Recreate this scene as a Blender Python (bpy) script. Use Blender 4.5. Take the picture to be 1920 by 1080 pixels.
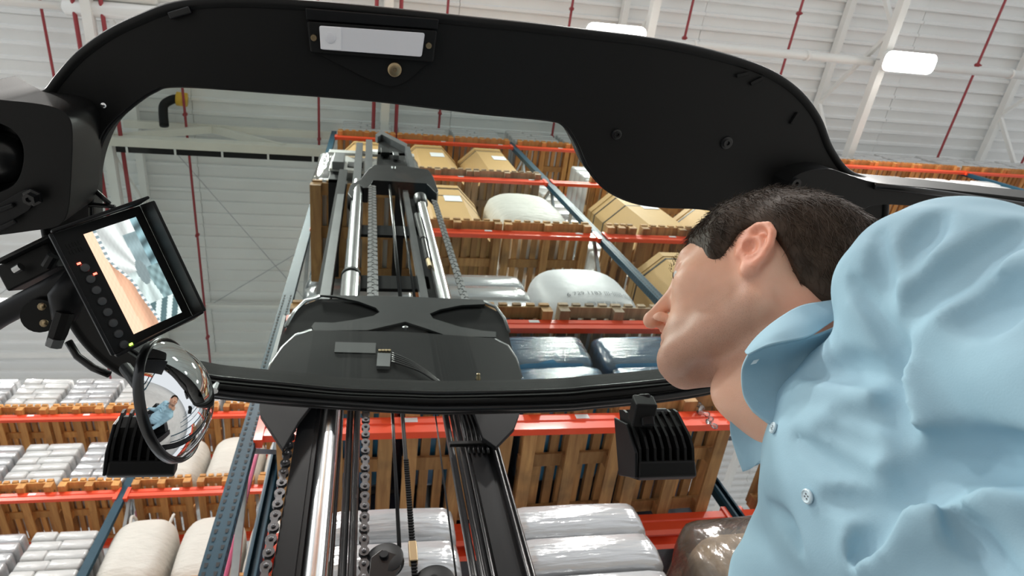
import bpy, bmesh, math, random
import numpy as np
from mathutils import Vector, Matrix, Euler
from mathutils.geometry import tessellate_polygon
random.seed(7)
rng = np.random.default_rng(7)
for _o in list(bpy.data.objects): bpy.data.objects.remove(_o)
scene = bpy.context.scene
COL = scene.collection

# ------------------------------------------------------------------ camera
# world: X along the racks, Y into the racks, Z up; the lens sits at the origin, 1.3 m above the hall floor
FPX, PPX, PPY = 1066.0, 855.0, 478.0
_M = np.array([[0.98707195, -0.08705825, -0.13457278],
               [0.02512485, 0.91328758, -0.40653972],
               [0.15829628, 0.39790283, 0.90366787]])
_u, _s, _v = np.linalg.svd(_M); CM = _u @ _v          # rows: camera right, down, forward in world axes
camd = bpy.data.cameras.new('camera'); cam = bpy.data.objects.new('camera', camd); COL.objects.link(cam)
camd.sensor_fit = 'HORIZONTAL'; camd.sensor_width = 36.0
camd.lens = FPX / 1920 * 36.0
camd.shift_x = (960 - PPX) / 1920; camd.shift_y = (PPY - 540) / 1920
camd.clip_start = 0.02; camd.clip_end = 200
cam.matrix_world = Matrix(((CM[0][0], -CM[1][0], -CM[2][0], 0), (CM[0][1], -CM[1][1], -CM[2][1], 0),
                           (CM[0][2], -CM[1][2], -CM[2][2], 0), (0, 0, 0, 1)))
camd.dof.use_dof = True; camd.dof.focus_distance = 0.72; camd.dof.aperture_fstop = 12.0
scene.camera = cam
vs = scene.view_settings
vs.view_transform = 'Standard'; vs.look = 'None'; vs.gamma = 1; vs.use_curve_mapping = False
vs.exposure = 0.25

# ------------------------------------------------------------------ light: even fill light added through the unbuilt hall sides, plus the hall's own lamps (below)
world = bpy.data.worlds.new('hall_fill'); scene.world = world; world.use_nodes = True
wb = world.node_tree.nodes['Background']; wb.inputs[0].default_value = (0.93, 0.97, 1.0, 1); wb.inputs[1].default_value = 0.85
LAMP_W = 520.0          # watts of each high-bay lamp

# ------------------------------------------------------------------ measuring helpers (pixel of the 1920x1080 frame -> point on a real plane)
def ray(x, y): return CM.T @ np.array([(x - PPX) / FPX, (y - PPY) / FPX, 1.0])
def onZ(x, y, z): d = ray(x, y); return d * (z / d[2])
def onY(x, y, yy): d = ray(x, y); return d * (yy / d[1])
def atd(x, y, depth): return ray(x, y) * depth
def camv(a, b, c): return CM.T @ np.array([a, b, c], float)      # camera axes -> world axes

# ------------------------------------------------------------------ materials
MATS = {}
def new_mat(name):
    m = bpy.data.materials.new(name); m.use_nodes = True; MATS[name] = m
    nt = m.node_tree; return m, nt, nt.nodes['Principled BSDF']
def mat(name, col, rough=0.5, metal=0.0, spec=0.5, var=0.0, scale=8.0, stretch=(1, 1, 1), bump=0.0, bscale=30.0,
        bstretch=(1, 1, 1), coat=0.0, obvar=0.0, sss=0.0, emis=None, es=0.0, rvar=0.0, bdist=0.01):
    m, nt, b = new_mat(name); N = nt.nodes; L = nt.links
    b.inputs['Base Color'].default_value = (*col, 1); b.inputs['Roughness'].default_value = rough
    b.inputs['Metallic'].default_value = metal; b.inputs['Specular IOR Level'].default_value = spec
    b.inputs['Coat Weight'].default_value = coat; b.inputs['Coat Roughness'].default_value = 0.08
    tc = N.new('ShaderNodeTexCoord')
    def mapped(st):
        mp = N.new('ShaderNodeMapping'); mp.inputs['Scale'].default_value = st; L.new(tc.outputs['Object'], mp.inputs[0]); return mp
    if var or obvar or rvar:
        ns = N.new('ShaderNodeTexNoise'); ns.inputs['Scale'].default_value = scale; ns.inputs['Detail'].default_value = 5
        L.new(mapped(stretch).outputs[0], ns.inputs['Vector'])
    if var or obvar:
        hs = N.new('ShaderNodeHueSaturation'); hs.inputs['Color'].default_value = (*col, 1)
        mr = N.new('ShaderNodeMapRange'); mr.inputs[1].default_value = 0.25; mr.inputs[2].default_value = 0.75
        mr.inputs[3].default_value = 1 - var; mr.inputs[4].default_value = 1 + var
        L.new(ns.outputs['Fac'], mr.inputs[0])
        if obvar:
            oi = N.new('ShaderNodeObjectInfo'); m2 = N.new('ShaderNodeMapRange')
            m2.inputs[3].default_value = 1 - obvar; m2.inputs[4].default_value = 1 + obvar; L.new(oi.outputs['Random'], m2.inputs[0])
            mu = N.new('ShaderNodeMath'); mu.operation = 'MULTIPLY'; L.new(mr.outputs[0], mu.inputs[0]); L.new(m2.outputs[0], mu.inputs[1])
            L.new(mu.outputs[0], hs.inputs['Value'])
        else: L.new(mr.outputs[0], hs.inputs['Value'])
        L.new(hs.outputs[0], b.inputs['Base Color'])
    if rvar:
        r2 = N.new('ShaderNodeMapRange'); r2.inputs[3].default_value = max(0.02, rough - rvar); r2.inputs[4].default_value = rough + rvar
        L.new(ns.outputs['Fac'], r2.inputs[0]); L.new(r2.outputs[0], b.inputs['Roughness'])
    if bump:
        n2 = N.new('ShaderNodeTexNoise'); n2.inputs['Scale'].default_value = bscale; n2.inputs['Detail'].default_value = 4
        L.new(mapped(bstretch).outputs[0], n2.inputs['Vector'])
        bp = N.new('ShaderNodeBump'); bp.inputs['Strength'].default_value = bump; bp.inputs['Distance'].default_value = bdist
        L.new(n2.outputs['Fac'], bp.inputs['Height']); L.new(bp.outputs[0], b.inputs['Normal'])
    if sss:
        b.inputs['Subsurface Weight'].default_value = sss; b.inputs['Subsurface Radius'].default_value = (1, .35, .2); b.inputs['Subsurface Scale'].default_value = 0.01
    if emis:
        b.inputs['Emission Color'].default_value = (*emis, 1); b.inputs['Emission Strength'].default_value = es
    return m
mat('deck_white', (.80, .81, .80), .45, var=.05, scale=.6)
mat('steel_white', (.78, .78, .75), .4, var=.03, scale=2)
mat('steel_cream', (.70, .68, .60), .45, var=.04, scale=2)
mat('sprinkler_red', (.30, .030, .038), .35, var=.06, scale=4)
mat('riser_pink', (.60, .12, .22), .35)
mat('beam_orange', (.86, .085, .028), .38, var=.05, scale=3, coat=.15)
mat('post_blue', (.012, .052, .082), .48, var=.10, scale=5, spec=.25)
mat('zinc', (.55, .57, .58), .35, metal=.85, var=.12, scale=12)
mat('hole_dark', (.01, .012, .015), .7)
mat('sticker', (.82, .83, .84), .5)
mat('cardboard', (.54, .34, .135), .62, var=.05, scale=3, obvar=.05)
mat('strap_black', (.03, .03, .03), .4)
mat('sack_white', (.55, .555, .55), .26, var=.06, scale=5, bump=.35, bscale=9, bstretch=(.8, 1, 3), bdist=.03, coat=.5)
mat('sack_silver', (.54, .55, .565), .16, metal=.35, var=.08, scale=4, bump=.5, bscale=6, bstretch=(.5, 1, 4), bdist=.03, coat=.8)
mat('sack_blue', (.030, .21, .40), .3, var=.15, scale=5, bump=.3, bscale=9, bdist=.02, coat=.4)
mat('bag_fabric', (.60, .58, .53), .62, var=.04, scale=3, bump=.3, bscale=6, bstretch=(1, 1, 2.5), bdist=.05)
mat('bag_paper', (.60, .61, .63), .5, var=.03, scale=3, bump=.2, bscale=5, bdist=.04)
mat('print_grey', (.10, .11, .13), .6)
mat('concrete', (.30, .30, .29), .5, var=.1, scale=1.5)
mat('black_plastic', (.0065, .0067, .007), .5, spec=.22, bump=.05, bscale=500, bdist=.002, rvar=.04, scale=3)
mat('black_gloss', (.008, .0085, .0095), .28, coat=.1, spec=.35)
mat('black_metal', (.0075, .008, .0092), .42, spec=.2, var=.12, scale=9, rvar=.06)
mat('mast_grey', (.0065, .0070, .0078), .55, var=.12, scale=7, rvar=.05, spec=.12)
mat('pit_black', (.003, .0032, .0035), .7, spec=.1)
mat('brace_grey', (.030, .0315, .033), .55, var=.1, scale=7, spec=.25)
mat('mast_pale', (.15, .155, .16), .4, var=.12, scale=9, metal=.3)
mat('label_grey', (.075, .078, .08), .6)
mat('rubber', (.007, .007, .007), .6, spec=.25)
mat('hose_black', (.007, .007, .008), .3, spec=.35)
mat('chrome', (.86, .87, .88), .20, metal=1.0, rvar=.03, scale=20)
mat('steel_bright', (.50, .51, .52), .26, metal=1.0, var=.08, scale=15)
mat('chain_steel', (.10, .10, .105), .34, metal=.9, var=.2, scale=60)
mat('brass', (.40, .31, .19), .38, metal=1.0)
mat('lamp_lens', (.80, .81, .87), .4)
mat('lamp_lens_edge', (.90, .91, .96), .4)
mat('hydraulic_green', (.25, .45, .04), .4)
mat('yellow_plastic', (.75, .45, .03), .45)
def wood(name, c1, c2, c3, ov):
    m, nt, b = new_mat(name); N = nt.nodes; L = nt.links
    tc = N.new('ShaderNodeTexCoord'); mp = N.new('ShaderNodeMapping'); mp.inputs['Scale'].default_value = (22, 2.2, 22)
    oi = N.new('ShaderNodeObjectInfo'); ad = N.new('ShaderNodeVectorMath'); ad.operation = 'MULTIPLY_ADD'
    ad.inputs[1].default_value = (9, 9, 9); L.new(oi.outputs['Random'], ad.inputs[0]); L.new(tc.outputs['Object'], ad.inputs[2])
    L.new(ad.outputs[0], mp.inputs[0])
    n1 = N.new('ShaderNodeTexNoise'); n1.inputs['Scale'].default_value = 1.0; n1.inputs['Detail'].default_value = 6; n1.inputs['Distortion'].default_value = .6
    L.new(mp.outputs[0], n1.inputs['Vector'])
    cr = N.new('ShaderNodeValToRGB'); e = cr.color_ramp.elements
    e[0].position = .3; e[0].color = (*c1, 1); e[1].position = .72; e[1].color = (*c2, 1); L.new(n1.outputs['Fac'], cr.inputs[0])
    n2 = N.new('ShaderNodeTexNoise'); n2.inputs['Scale'].default_value = 2.2; n2.inputs['Detail'].default_value = 4; L.new(ad.outputs[0], n2.inputs['Vector'])
    r2 = N.new('ShaderNodeMapRange'); r2.inputs[1].default_value = .56; r2.inputs[2].default_value = .72; r2.inputs[4].default_value = .65; L.new(n2.outputs['Fac'], r2.inputs[0])
    mx = N.new('ShaderNodeMix'); mx.data_type = 'RGBA'; mx.inputs['B'].default_value = (*c3, 1)
    L.new(r2.outputs[0], mx.inputs['Factor']); L.new(cr.outputs[0], mx.inputs['A'])
    hs = N.new('ShaderNodeHueSaturation'); mr = N.new('ShaderNodeMapRange'); mr.inputs[3].default_value = 1 - ov; mr.inputs[4].default_value = 1 + ov
    L.new(oi.outputs['Random'], mr.inputs[0]); L.new(mr.outputs[0], hs.inputs['Value']); L.new(mx.outputs['Result'], hs.inputs['Color'])
    L.new(hs.outputs[0], b.inputs['Base Color']); b.inputs['Roughness'].default_value = .7
    bp = N.new('ShaderNodeBump'); bp.inputs['Strength'].default_value = .25; bp.inputs['Distance'].default_value = .004
    L.new(n1.outputs['Fac'], bp.inputs['Height']); L.new(bp.outputs[0], b.inputs['Normal'])
wood('pallet_wood', (.33, .17, .065), (.56, .33, .13), (.13, .085, .045), .28)
wood('pallet_wood_orange', (.46, .20, .055), (.66, .34, .10), (.28, .13, .05), .22)
wood('pallet_wood_grey', (.26, .18, .11), (.44, .32, .20), (.13, .10, .07), .28)
def film(name, tint, gl, rough, bscale, bstretch, body=0.0, bodycol=(.8, .8, .8), bump=.6, ior=1.5):
    m, nt, b = new_mat(name); N = nt.nodes; L = nt.links
    b.inputs['Base Color'].default_value = (*bodycol, 1); b.inputs['Roughness'].default_value = .3
    tr = N.new('ShaderNodeBsdfTransparent'); tr.inputs[0].default_value = (*tint, 1)
    g = N.new('ShaderNodeBsdfGlossy'); g.inputs['Roughness'].default_value = rough
    tc = N.new('ShaderNodeTexCoord'); mp = N.new('ShaderNodeMapping'); mp.inputs['Scale'].default_value = bstretch; L.new(tc.outputs['Object'], mp.inputs[0])
    n = N.new('ShaderNodeTexNoise'); n.inputs['Scale'].default_value = bscale; n.inputs['Detail'].default_value = 5; L.new(mp.outputs[0], n.inputs['Vector'])
    bp = N.new('ShaderNodeBump'); bp.inputs['Strength'].default_value = bump; bp.inputs['Distance'].default_value = .02
    L.new(n.outputs['Fac'], bp.inputs['Height']); L.new(bp.outputs[0], g.inputs['Normal'])
    lw = N.new('ShaderNodeFresnel'); lw.inputs['IOR'].default_value = ior; L.new(bp.outputs[0], lw.inputs['Normal'])
    ma = N.new('ShaderNodeMath'); ma.operation = 'MULTIPLY_ADD'; ma.inputs[1].default_value = 1.0; ma.inputs[2].default_value = gl; ma.use_clamp = True
    L.new(lw.outputs[0], ma.inputs[0])
    m1 = N.new('ShaderNodeMixShader'); m1.inputs[0].default_value = body; L.new(tr.outputs[0], m1.inputs[1]); L.new(b.outputs[0], m1.inputs[2])
    m2 = N.new('ShaderNodeMixShader'); L.new(ma.outputs[0], m2.inputs[0]); L.new(m1.outputs[0], m2.inputs[1]); L.new(g.outputs[0], m2.inputs[2])
    L.new(m2.outputs[0], N['Material Output'].inputs['Surface'])
film('stretch_film', (.98, .98, .98), .03, .13, 4, (.5, .7, 6), body=.14, bodycol=(.8, .8, .8), bump=.9)
film('blue_film', (.97, .98, 1.0), .11, .12, 5, (.6, .8, 6), body=.06, bodycol=(.75, .85, .92), bump=1.0)
film('load_film', (.95, .95, .94), .05, .12, 5, (3, 3, .8), body=.06)
film('roof_glass', (.74, .78, .765), 0.0, .01, 2, (1, 1, 1), bump=0.0, ior=1.22)
def lampmat(name, col, st):
    m, nt, b = new_mat(name); b.inputs['Base Color'].default_value = (.9, .9, .9, 1)
    b.inputs['Emission Color'].default_value = (*col, 1); b.inputs['Emission Strength'].default_value = st
lampmat('lamp_glow', (1, .98, .94), 14)
lampmat('led_red', (1, .06, .02), 4); lampmat('led_green', (.5, 1, .05), 4)

# ------------------------------------------------------------------ object helpers
ORG = {}
def setp(o, label=None, cat=None, group=None, kind=None):
    if label: o['label'] = label
    if cat: o['category'] = cat
    if group: o['group'] = group
    if kind: o['kind'] = kind
    return o
def thing(name, label, cat, loc=(0, 0, 0), group=None, rz=0.0, kind=None):
    o = bpy.data.objects.new(name, None); COL.objects.link(o); o.empty_display_size = .05
    o.location = tuple(loc); o.rotation_euler = (0, 0, rz); ORG[o.name] = np.array(loc, float)
    return setp(o, label, cat, group, kind)
class MB:
    def __init__(s): s.v = []; s.f = []
    def add(s, vs, fs):
        n = len(s.v); s.v += [tuple(map(float, p)) for p in vs]; s.f += [tuple(i + n for i in f) for f in fs]; return s
    def box(s, c, size, R=None):
        c = np.asarray(c, float); h = np.asarray(size, float) / 2
        P = np.array([(a, b, d) for a in (-1, 1) for b in (-1, 1) for d in (-1, 1)], float) * h
        if R is not None: P = P @ np.asarray(R, float).T
        return s.add(P + c, [(0, 1, 3, 2), (4, 6, 7, 5), (0, 4, 5, 1), (2, 3, 7, 6), (0, 2, 6, 4), (1, 5, 7, 3)])
    def bx(s, x0, x1, y0, y1, z0, z1): return s.box(((x0 + x1) / 2, (y0 + y1) / 2, (z0 + z1) / 2), (x1 - x0, y1 - y0, z1 - z0))
    def bar(s, p, q, w, h, up=(0, 0, 1)):
        p = np.asarray(p, float); q = np.asarray(q, float); d = q - p; L = np.linalg.norm(d); d /= L
        x = np.cross(up, d); n = np.linalg.norm(x)
        if n < 1e-6: x = np.cross((1, 0, 0), d); n = np.linalg.norm(x)
        x /= n; y = np.cross(d, x)
        return s.box((p + q) / 2, (w, h, L), np.stack([x, y, d], 1))
    def tube(s, pts, r, n=10, cap=True, closed=False):
        pts = [np.asarray(p, float) for p in pts]; m = len(pts); rr = r if hasattr(r, '__len__') else [r] * m
        V = []; F = []; prev = None
        for i, p in enumerate(pts):
            a = pts[(i - 1) % m] if (closed or i > 0) else p; b = pts[(i + 1) % m] if (closed or i < m - 1) else p
            t = b - a; t = t / (np.linalg.norm(t) + 1e-12)
            if prev is None:
                k = np.array([0, 0, 1.]) if abs(t[2]) < .9 else np.array([1., 0, 0]); x = np.cross(k, t)
            else: x = prev - t * (prev @ t)
            x /= np.linalg.norm(x) + 1e-12; prev = x; y = np.cross(t, x)
            for j in range(n):
                an = 2 * math.pi * j / n; V.append(p + rr[i] * (x * math.cos(an) + y * math.sin(an)))
        for i in range(m if closed else m - 1):
            for j in range(n):
                a = i * n + j; b = i * n + (j + 1) % n; i2 = (i + 1) % m
                F.append((a, b, i2 * n + (j + 1) % n, i2 * n + j))
        if cap and not closed:
            F.append(tuple(range(n - 1, -1, -1))); F.append(tuple((m - 1) * n + j for j in range(n)))
        return s.add(V, F)
    def cyl(s, p, q, r, n=16): return s.tube([p, q], r, n)
    def lathe(s, prof, o, axis, n=24):
        o = np.asarray(o, float); a = np.asarray(axis, float); a /= np.linalg.norm(a)
        x = np.cross(a, (0, 0, 1) if abs(a[2]) < .9 else (1, 0, 0)); x /= np.linalg.norm(x); y = np.cross(a, x)
        V = []; F = []; m = len(prof)
        for (r, h) in prof:
            for j in range(n):
                t = 2 * math.pi * j / n; V.append(o + a * h + r * (x * math.cos(t) + y * math.sin(t)))
        for i in range(m - 1):
            for j in range(n):
                k = (j + 1) % n; F.append((i * n + j, i * n + k, (i + 1) * n + k, (i + 1) * n + j))
        F.append(tuple(range(n - 1, -1, -1))); F.append(tuple((m - 1) * n + j for j in range(n)))
        return s.add(V, F)
    def prism(s, poly, off, holes=()):
        """poly: list of 3-D points of a planar face; off: extrusion vector; holes: more loops"""
        loops = [[np.asarray(p, float) for p in l] for l in ([poly] + list(holes))]; off = np.asarray(off, float)
        flat = [p for l in loops for p in l]; N = len(flat)
        if len(loops) == 1: tri = tessellate_polygon([[Vector(p) for p in loops[0]]])
        else:                                   # ring with holes
            bb = bmesh.new(); vv = [bb.verts.new(p) for p in flat]; k = 0; ee = []
            for l in loops:
                ee += [bb.edges.new((vv[k + i], vv[k + (i + 1) % len(l)])) for i in range(len(l))]; k += len(l)
            bb.verts.index_update(); bmesh.ops.triangle_fill(bb, use_beauty=True, use_dissolve=False, edges=ee)
            tri = [tuple(v.index for v in f.verts) for f in bb.faces]
            n0 = None; t2 = []
            for a, b, c in tri:
                n = np.cross(flat[b] - flat[a], flat[c] - flat[a])
                if n0 is None: n0 = n
                t2.append((a, b, c) if n @ n0 > 0 else (a, c, b))
            tri = t2; bb.free()
        nrm = np.zeros(3)
        for a, b, c in tri: nrm += np.cross(flat[b] - flat[a], flat[c] - flat[a])
        flip = nrm @ off > 0
        F = []
        for a, b, c in tri:
            t = (a, c, b) if flip else (a, b, c); F.append(t); F.append(tuple(i + N for i in reversed(t)))
        k = 0
        for l in loops:
            m = len(l)
            for i in range(m): F.append((k + i, k + (i + 1) % m, k + (i + 1) % m + N, k + i + N))
            k += m
        s.add(flat + [p + off for p in flat], F); return s
    def mesh(s, name, mats, smooth=False, org=(0, 0, 0), fix=True):
        me = bpy.data.meshes.new(name); o = np.asarray(org, float)
        me.from_pydata([tuple(np.asarray(p) - o) for p in s.v], [], s.f)
        if fix:
            b = bmesh.new(); b.from_mesh(me); bmesh.ops.recalc_face_normals(b, faces=b.faces); b.to_mesh(me); b.free()
        if isinstance(mats, str): mats = [mats]
        for m in mats: me.materials.append(MATS[m])
        if smooth: shade(me, smooth)
        me.update(); return me
def shade(me, angle=None):
    me.polygons.foreach_set('use_smooth', [True] * len(me.polygons))
    if angle is not True and angle:
        try: me.set_sharp_from_angle(angle=math.radians(angle))
        except Exception: pass
def link(name, me, parent=None, loc=(0, 0, 0), rot=(0, 0, 0), scl=None, **k):
    o = bpy.data.objects.new(name, me); COL.objects.link(o); o.location = tuple(loc); o.rotation_euler = rot
    if scl: o.scale = scl
    if parent is not None: o.parent = parent; ORG[o.name] = ORG.get(parent.name, np.zeros(3))
    return setp(o, **k)
def part(name, mb, m, parent, smooth=False, bevel=0, seg=2, **k):
    """world-space builder -> part of a thing whose Empty is not rotated"""
    me = mb.mesh(name, m, smooth, ORG.get(parent.name, np.zeros(3)))
    o = link(name, me, parent, **k)
    if bevel: bevelmod(o, bevel, seg)
    return o
def bevelmod(o, w, seg=2):
    md = o.modifiers.new('bevel', 'BEVEL'); md.width = w; md.segments = seg; md.limit_method = 'ANGLE'; md.angle_limit = math.radians(35)
    if o.data and not o.data.polygons[0].use_smooth:
        o.data.polygons.foreach_set('use_smooth', [True] * len(o.data.polygons)); md.harden_normals = True
def solo(name, mb, m, label, cat, base=None, smooth=False, group=None, kind=None, bevel=0):
    """a one-mesh thing"""
    V = np.array(mb.v); b = np.array(base if base is not None else ((V[:, 0].min() + V[:, 0].max()) / 2, (V[:, 1].min() + V[:, 1].max()) / 2, V[:, 2].min()))
    o = link(name, mb.mesh(name, m, smooth, b), None, b, label=label, cat=cat, group=group, kind=kind); ORG[o.name] = b
    if bevel: bevelmod(o, bevel)
    return o
def copy_tree(o, parent=None):
    c = o.copy(); COL.objects.link(c); c.parent = parent
    for ch in list(o.children): copy_tree(ch, c)
    return c
def catmull(pts, n=6, closed=False):
    P = [np.asarray(p, float) for p in pts]; m = len(P); out = []
    for i in range(m if closed else m - 1):
        g = lambda k: P[k % m] if closed else P[min(max(k, 0), m - 1)]
        p0, p1, p2, p3 = g(i - 1), g(i), g(i + 1), g(i + 2)
        for k in range(n):
            t = k / n; out.append(.5 * ((2 * p1) + (p2 - p0) * t + (2 * p0 - 5 * p1 + 4 * p2 - p3) * t * t + (3 * p1 - p0 - 3 * p2 + p3) * t ** 3))
    if not closed: out.append(P[-1])
    return out
def superell(w, d, h, e1=.35, e2=.35, nu=28, nv=18, wr=0.0, seed=0, sag=0.0):
    """soft sack / bag volume standing on z=0"""
    mb = MB(); r = np.random.default_rng(seed); ph = r.uniform(0, 6.28, (6,)); V = []
    sp = lambda c, e: math.copysign(abs(c) ** e, c)
    for i in range(nv + 1):
        b = -math.pi / 2 + math.pi * i / nv
        for j in range(nu):
            a = 2 * math.pi * j / nu
            x = sp(math.cos(b), e1) * sp(math.cos(a), e2); y = sp(math.cos(b), e1) * sp(math.sin(a), e2); z = sp(math.sin(b), e1)
            k = 1 + wr * (math.sin(5 * a + ph[0] + 3 * z) * .5 + math.sin(9 * a + ph[1] - 5 * z) * .3 + math.sin(14 * a + 9 * z + ph[2]) * .25) * (1 - abs(z) ** 6)
            zz = z + wr * .8 * (math.sin(4 * x + ph[3]) + math.sin(5 * y + ph[4])) * max(0, z)
            bul = 1 + sag * (1 - z * z)
            V.append((x * w / 2 * k * bul, y * d / 2 * k * bul, (zz + 1) * h / 2))
    F = [(i * nu + j, i * nu + (j + 1) % nu, (i + 1) * nu + (j + 1) % nu, (i + 1) * nu + j) for i in range(nv) for j in range(nu)]
    mb.add(V, F); return mb
mat('crate_navy', (.010, .016, .030), .35, coat=.3, bump=.4, bscale=6, bdist=.02)
mat('duct_gloss', (.80, .80, .78), .15, coat=.5)
# ------------------------------------------------------------------ the hall
H = 14.5
ORD = ['first', 'second', 'third', 'fourth', 'fifth', 'sixth', 'seventh', 'eighth', 'ninth', 'tenth', 'eleventh', 'twelfth']
def struct(name, mb, m, **k): return solo(name, mb, m, None, None, kind='structure', **k)
struct('floor', MB().bx(-26, 36, -16, 30, -1.5, -1.3), 'concrete')
ceil_slab = struct('ceiling', MB().bx(-26, 36, -16, 30, H + .12, H + .25), 'deck_white')
# trapezoidal roof deck: sheets of three ribs, ribs running along X
pitch = .322
prof = []
for k in range(3):
    y = k * pitch
    prof += [(y, 0), (y + .205, 0), (y + .225, -.065), (y + .290, -.065), (y + .312, 0)]
prof.append((3 * pitch - .003, 0))
sheetL = 6.2
mb = MB(); mb.prism([(0, y, z) for y, z in prof] + [(0, 3 * pitch - .003, .1), (0, 0, .1)], (sheetL - .012, 0, 0))
sheet_me = mb.mesh('deck_sheet', 'deck_white')
co = ORG[ceil_slab.name]
x0s = -.285 * H - 2 * sheetL
for i in range(6):
    for j in range(-4, 20):
        if j < -2 and i < 1: continue
        link('deck_sheet', sheet_me, ceil_slab, np.array((x0s + i * sheetL, j * 3 * pitch, H + (.006 if (i + j) % 2 else 0))) - co)
# lattice trusses running along Y
TX = [-.775 * H, -.372 * H, .025 * H, .42 * H, .833 * H, 1.24 * H]
zb, zt = H - 1.72, H - .16
tname = ['beyond the far left edge of the frame', 'with red pipes, above the black monitor at left', 'with red pipes, above the raised mast top',
         'above the lit lamp behind the cab roof edge', 'left of the bright ceiling lamp at upper right', 'at the far upper right corner']
for i, X in enumerate(TX):
    if i == 0: continue
    t = thing('roof_truss', 'white steel lattice roof truss ' + tname[i], 'truss', (X, 0, zb), 'roof trusses across the hall')
    part('bottom_chord', MB().bx(X - .09, X + .09, -8, 22, zb - .09, zb + .09), 'steel_white', t)
    part('top_chord', MB().bx(X - .08, X + .08, -8, 22, zt - .08, zt + .08), 'steel_white', t)
    y = -8; up = True
    while y < 21:
        a, b = (zb, zt) if up else (zt, zb)
        part('diagonal', MB().bar((X, y, a), (X, y + 1.9, b), .09, .09, (1, 0, 0)), 'steel_white', t); y += 1.9; up = not up
    if i in (1, 2):
        for s in (-1, 1):
            part('water_main', MB().cyl((X + s * .25, -8, zb + .02), (X + s * .25, 22, zb + .02), .042, 12), 'sprinkler_red', t, True, label='red water main along the white chord')
            for y in np.arange(-6, 20, 3.1):
                part('pipe_clamp', MB().bx(X + min(0, s * .25), X + max(0, s * .25), y, y + .05, zb + .09, zb + .12), 'zinc', t)
# cross girder along X behind the near rack's top
Yg, zg = .2435 * (H - 1.75), H - 1.75
t = thing('cross_girder', 'cream steel lattice girder with dark strip underneath, spanning behind the rack top', 'girder', (-3, Yg, zg))
part('bottom_chord', MB().bx(-5.6, -.85, Yg - .02, Yg + .16, zg - .16, zg + .16), 'steel_cream', t)
part('top_chord', MB().bx(-5.6, -.85, Yg - .05, Yg + .12, H - .34, H - .2), 'steel_cream', t)
x = -5.5; up = True
while x < -2.6:
    a, b = (zg, H - .27) if up else (H - .27, zg)
    part('diagonal', MB().bar((x, Yg + .05, a), (x + 1.85, Yg + .05, b), .12, .16, (0, 1, 0)), 'steel_cream', t); x += 1.85; up = not up
part('cable_tray', MB().bx(-5.2, -.9, Yg + .17, Yg + .29, zg - .14, zg - .06), 'rubber', t, label='black cable tray')
for x in np.arange(-5.0, -.95, .95):
    part('tray_clip', MB().bx(x, x + .04, Yg + .15, Yg + .30, zg - .16, zg - .145), 'steel_white', t)
# sprinkler branch pipes
zs = H - .5
for i, k in enumerate([-.486, -.298, -.083, .123, .331, .543, .747, .949, 1.152, 1.36]):
    X = k * zs
    t = thing('sprinkler_pipe', 'thin dark red sprinkler pipe under the roof deck, %s from the left' % ORD[i], 'pipe', (X, 0, zs), 'red sprinkler branch pipes')
    part('pipe', MB().cyl((X, -8, zs), (X, 20, zs), .030, 10), 'sprinkler_red', t, True)
    for y in np.arange(-6.6 + .4 * (i % 3), 19, 3.0):
        part('sprinkler_head', MB().lathe([(.02, -.11), (.02, -.08), (.045, -.05), (.05, .05), (.03, .07)], (X, y, zs), (0, 0, 1), 10), 'sprinkler_red', t, True)
for i, (p, q) in enumerate((((-.33, .25), (-.055, .62)), ((-.045, .39), (-.29, .56)))):
    solo('bracing_rod', MB().cyl((p[0] * (H - .3), p[1] * (H - .3), H - .3 + .03 * i), (q[0] * (H - .3), q[1] * (H - .3), H - .3 + .03 * i), .014, 6), 'zinc',
         'thin steel bracing rod crossing the roof, ' + ('descending to the right' if i == 0 else 'rising to the right'), 'rod')
for i, v in enumerate((566, 663)):
    a = onZ(20, v + 3, H - .35); b = onZ(560, v - 4, H - .35)
    solo('roof_purlin', MB().bar((a[0] - 3, a[1], H - .35), (b[0] + 8, a[1], H - .35), .10, .10), 'steel_white', 'pale roof purlin ' + ('level with the monitor' if i == 0 else 'just above the left rack loads'), 'purlin')
# white duct above the aisle, with lamps hung along it
zd = 13.0
Yd = onZ(1440, 98, zd)[1]
t = thing('air_duct', 'white round duct running along the aisle under the roof', 'duct', (0, Yd, zd))
part('duct_pipe', MB().cyl((-15, Yd, zd), (21, Yd, zd), .10, 16), 'steel_white', t, True)
part('duct_sleeve', MB().tube([(x, Yd, zd) for x in (-6.9, -6.85, -4.2, -4.15)], [.12, .17, .17, .12], 18), 'steel_white', t, True, label='wider glossy duct section')
for x in np.arange(-13, 21, 2.9): part('duct_joint', MB().cyl((x, Yd, zd), (x + .08, Yd, zd), .118, 16), 'steel_white', t, True)
a, b = onZ(118, 12, 12.9), onZ(330, 22, 12.9)
t = thing('cable_duct', 'glossy white round duct at the upper left corner', 'duct', a)
part('sleeve', MB().tube([(a[0], a[1], 12.9), (a[0] + .06, a[1], 12.9), (b[0] + 1.5, a[1], 12.9), (b[0] + 1.56, a[1], 12.9)], [.10, .16, .16, .10], 20), 'duct_gloss', t, True)
part('thin_duct', MB().cyl((a[0] - 9, a[1], 12.9), (a[0] + .05, a[1], 12.9), .075, 14), 'duct_gloss', t, True)
part('hanger', MB().cyl((a[0] + .3, a[1], 13.05), (a[0] + .3, a[1], H - .07), .012, 6), 'zinc', t); part('hanger', MB().cyl((b[0], a[1], 13.05), (b[0], a[1], H - .07), .012, 6), 'zinc', t)
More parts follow.
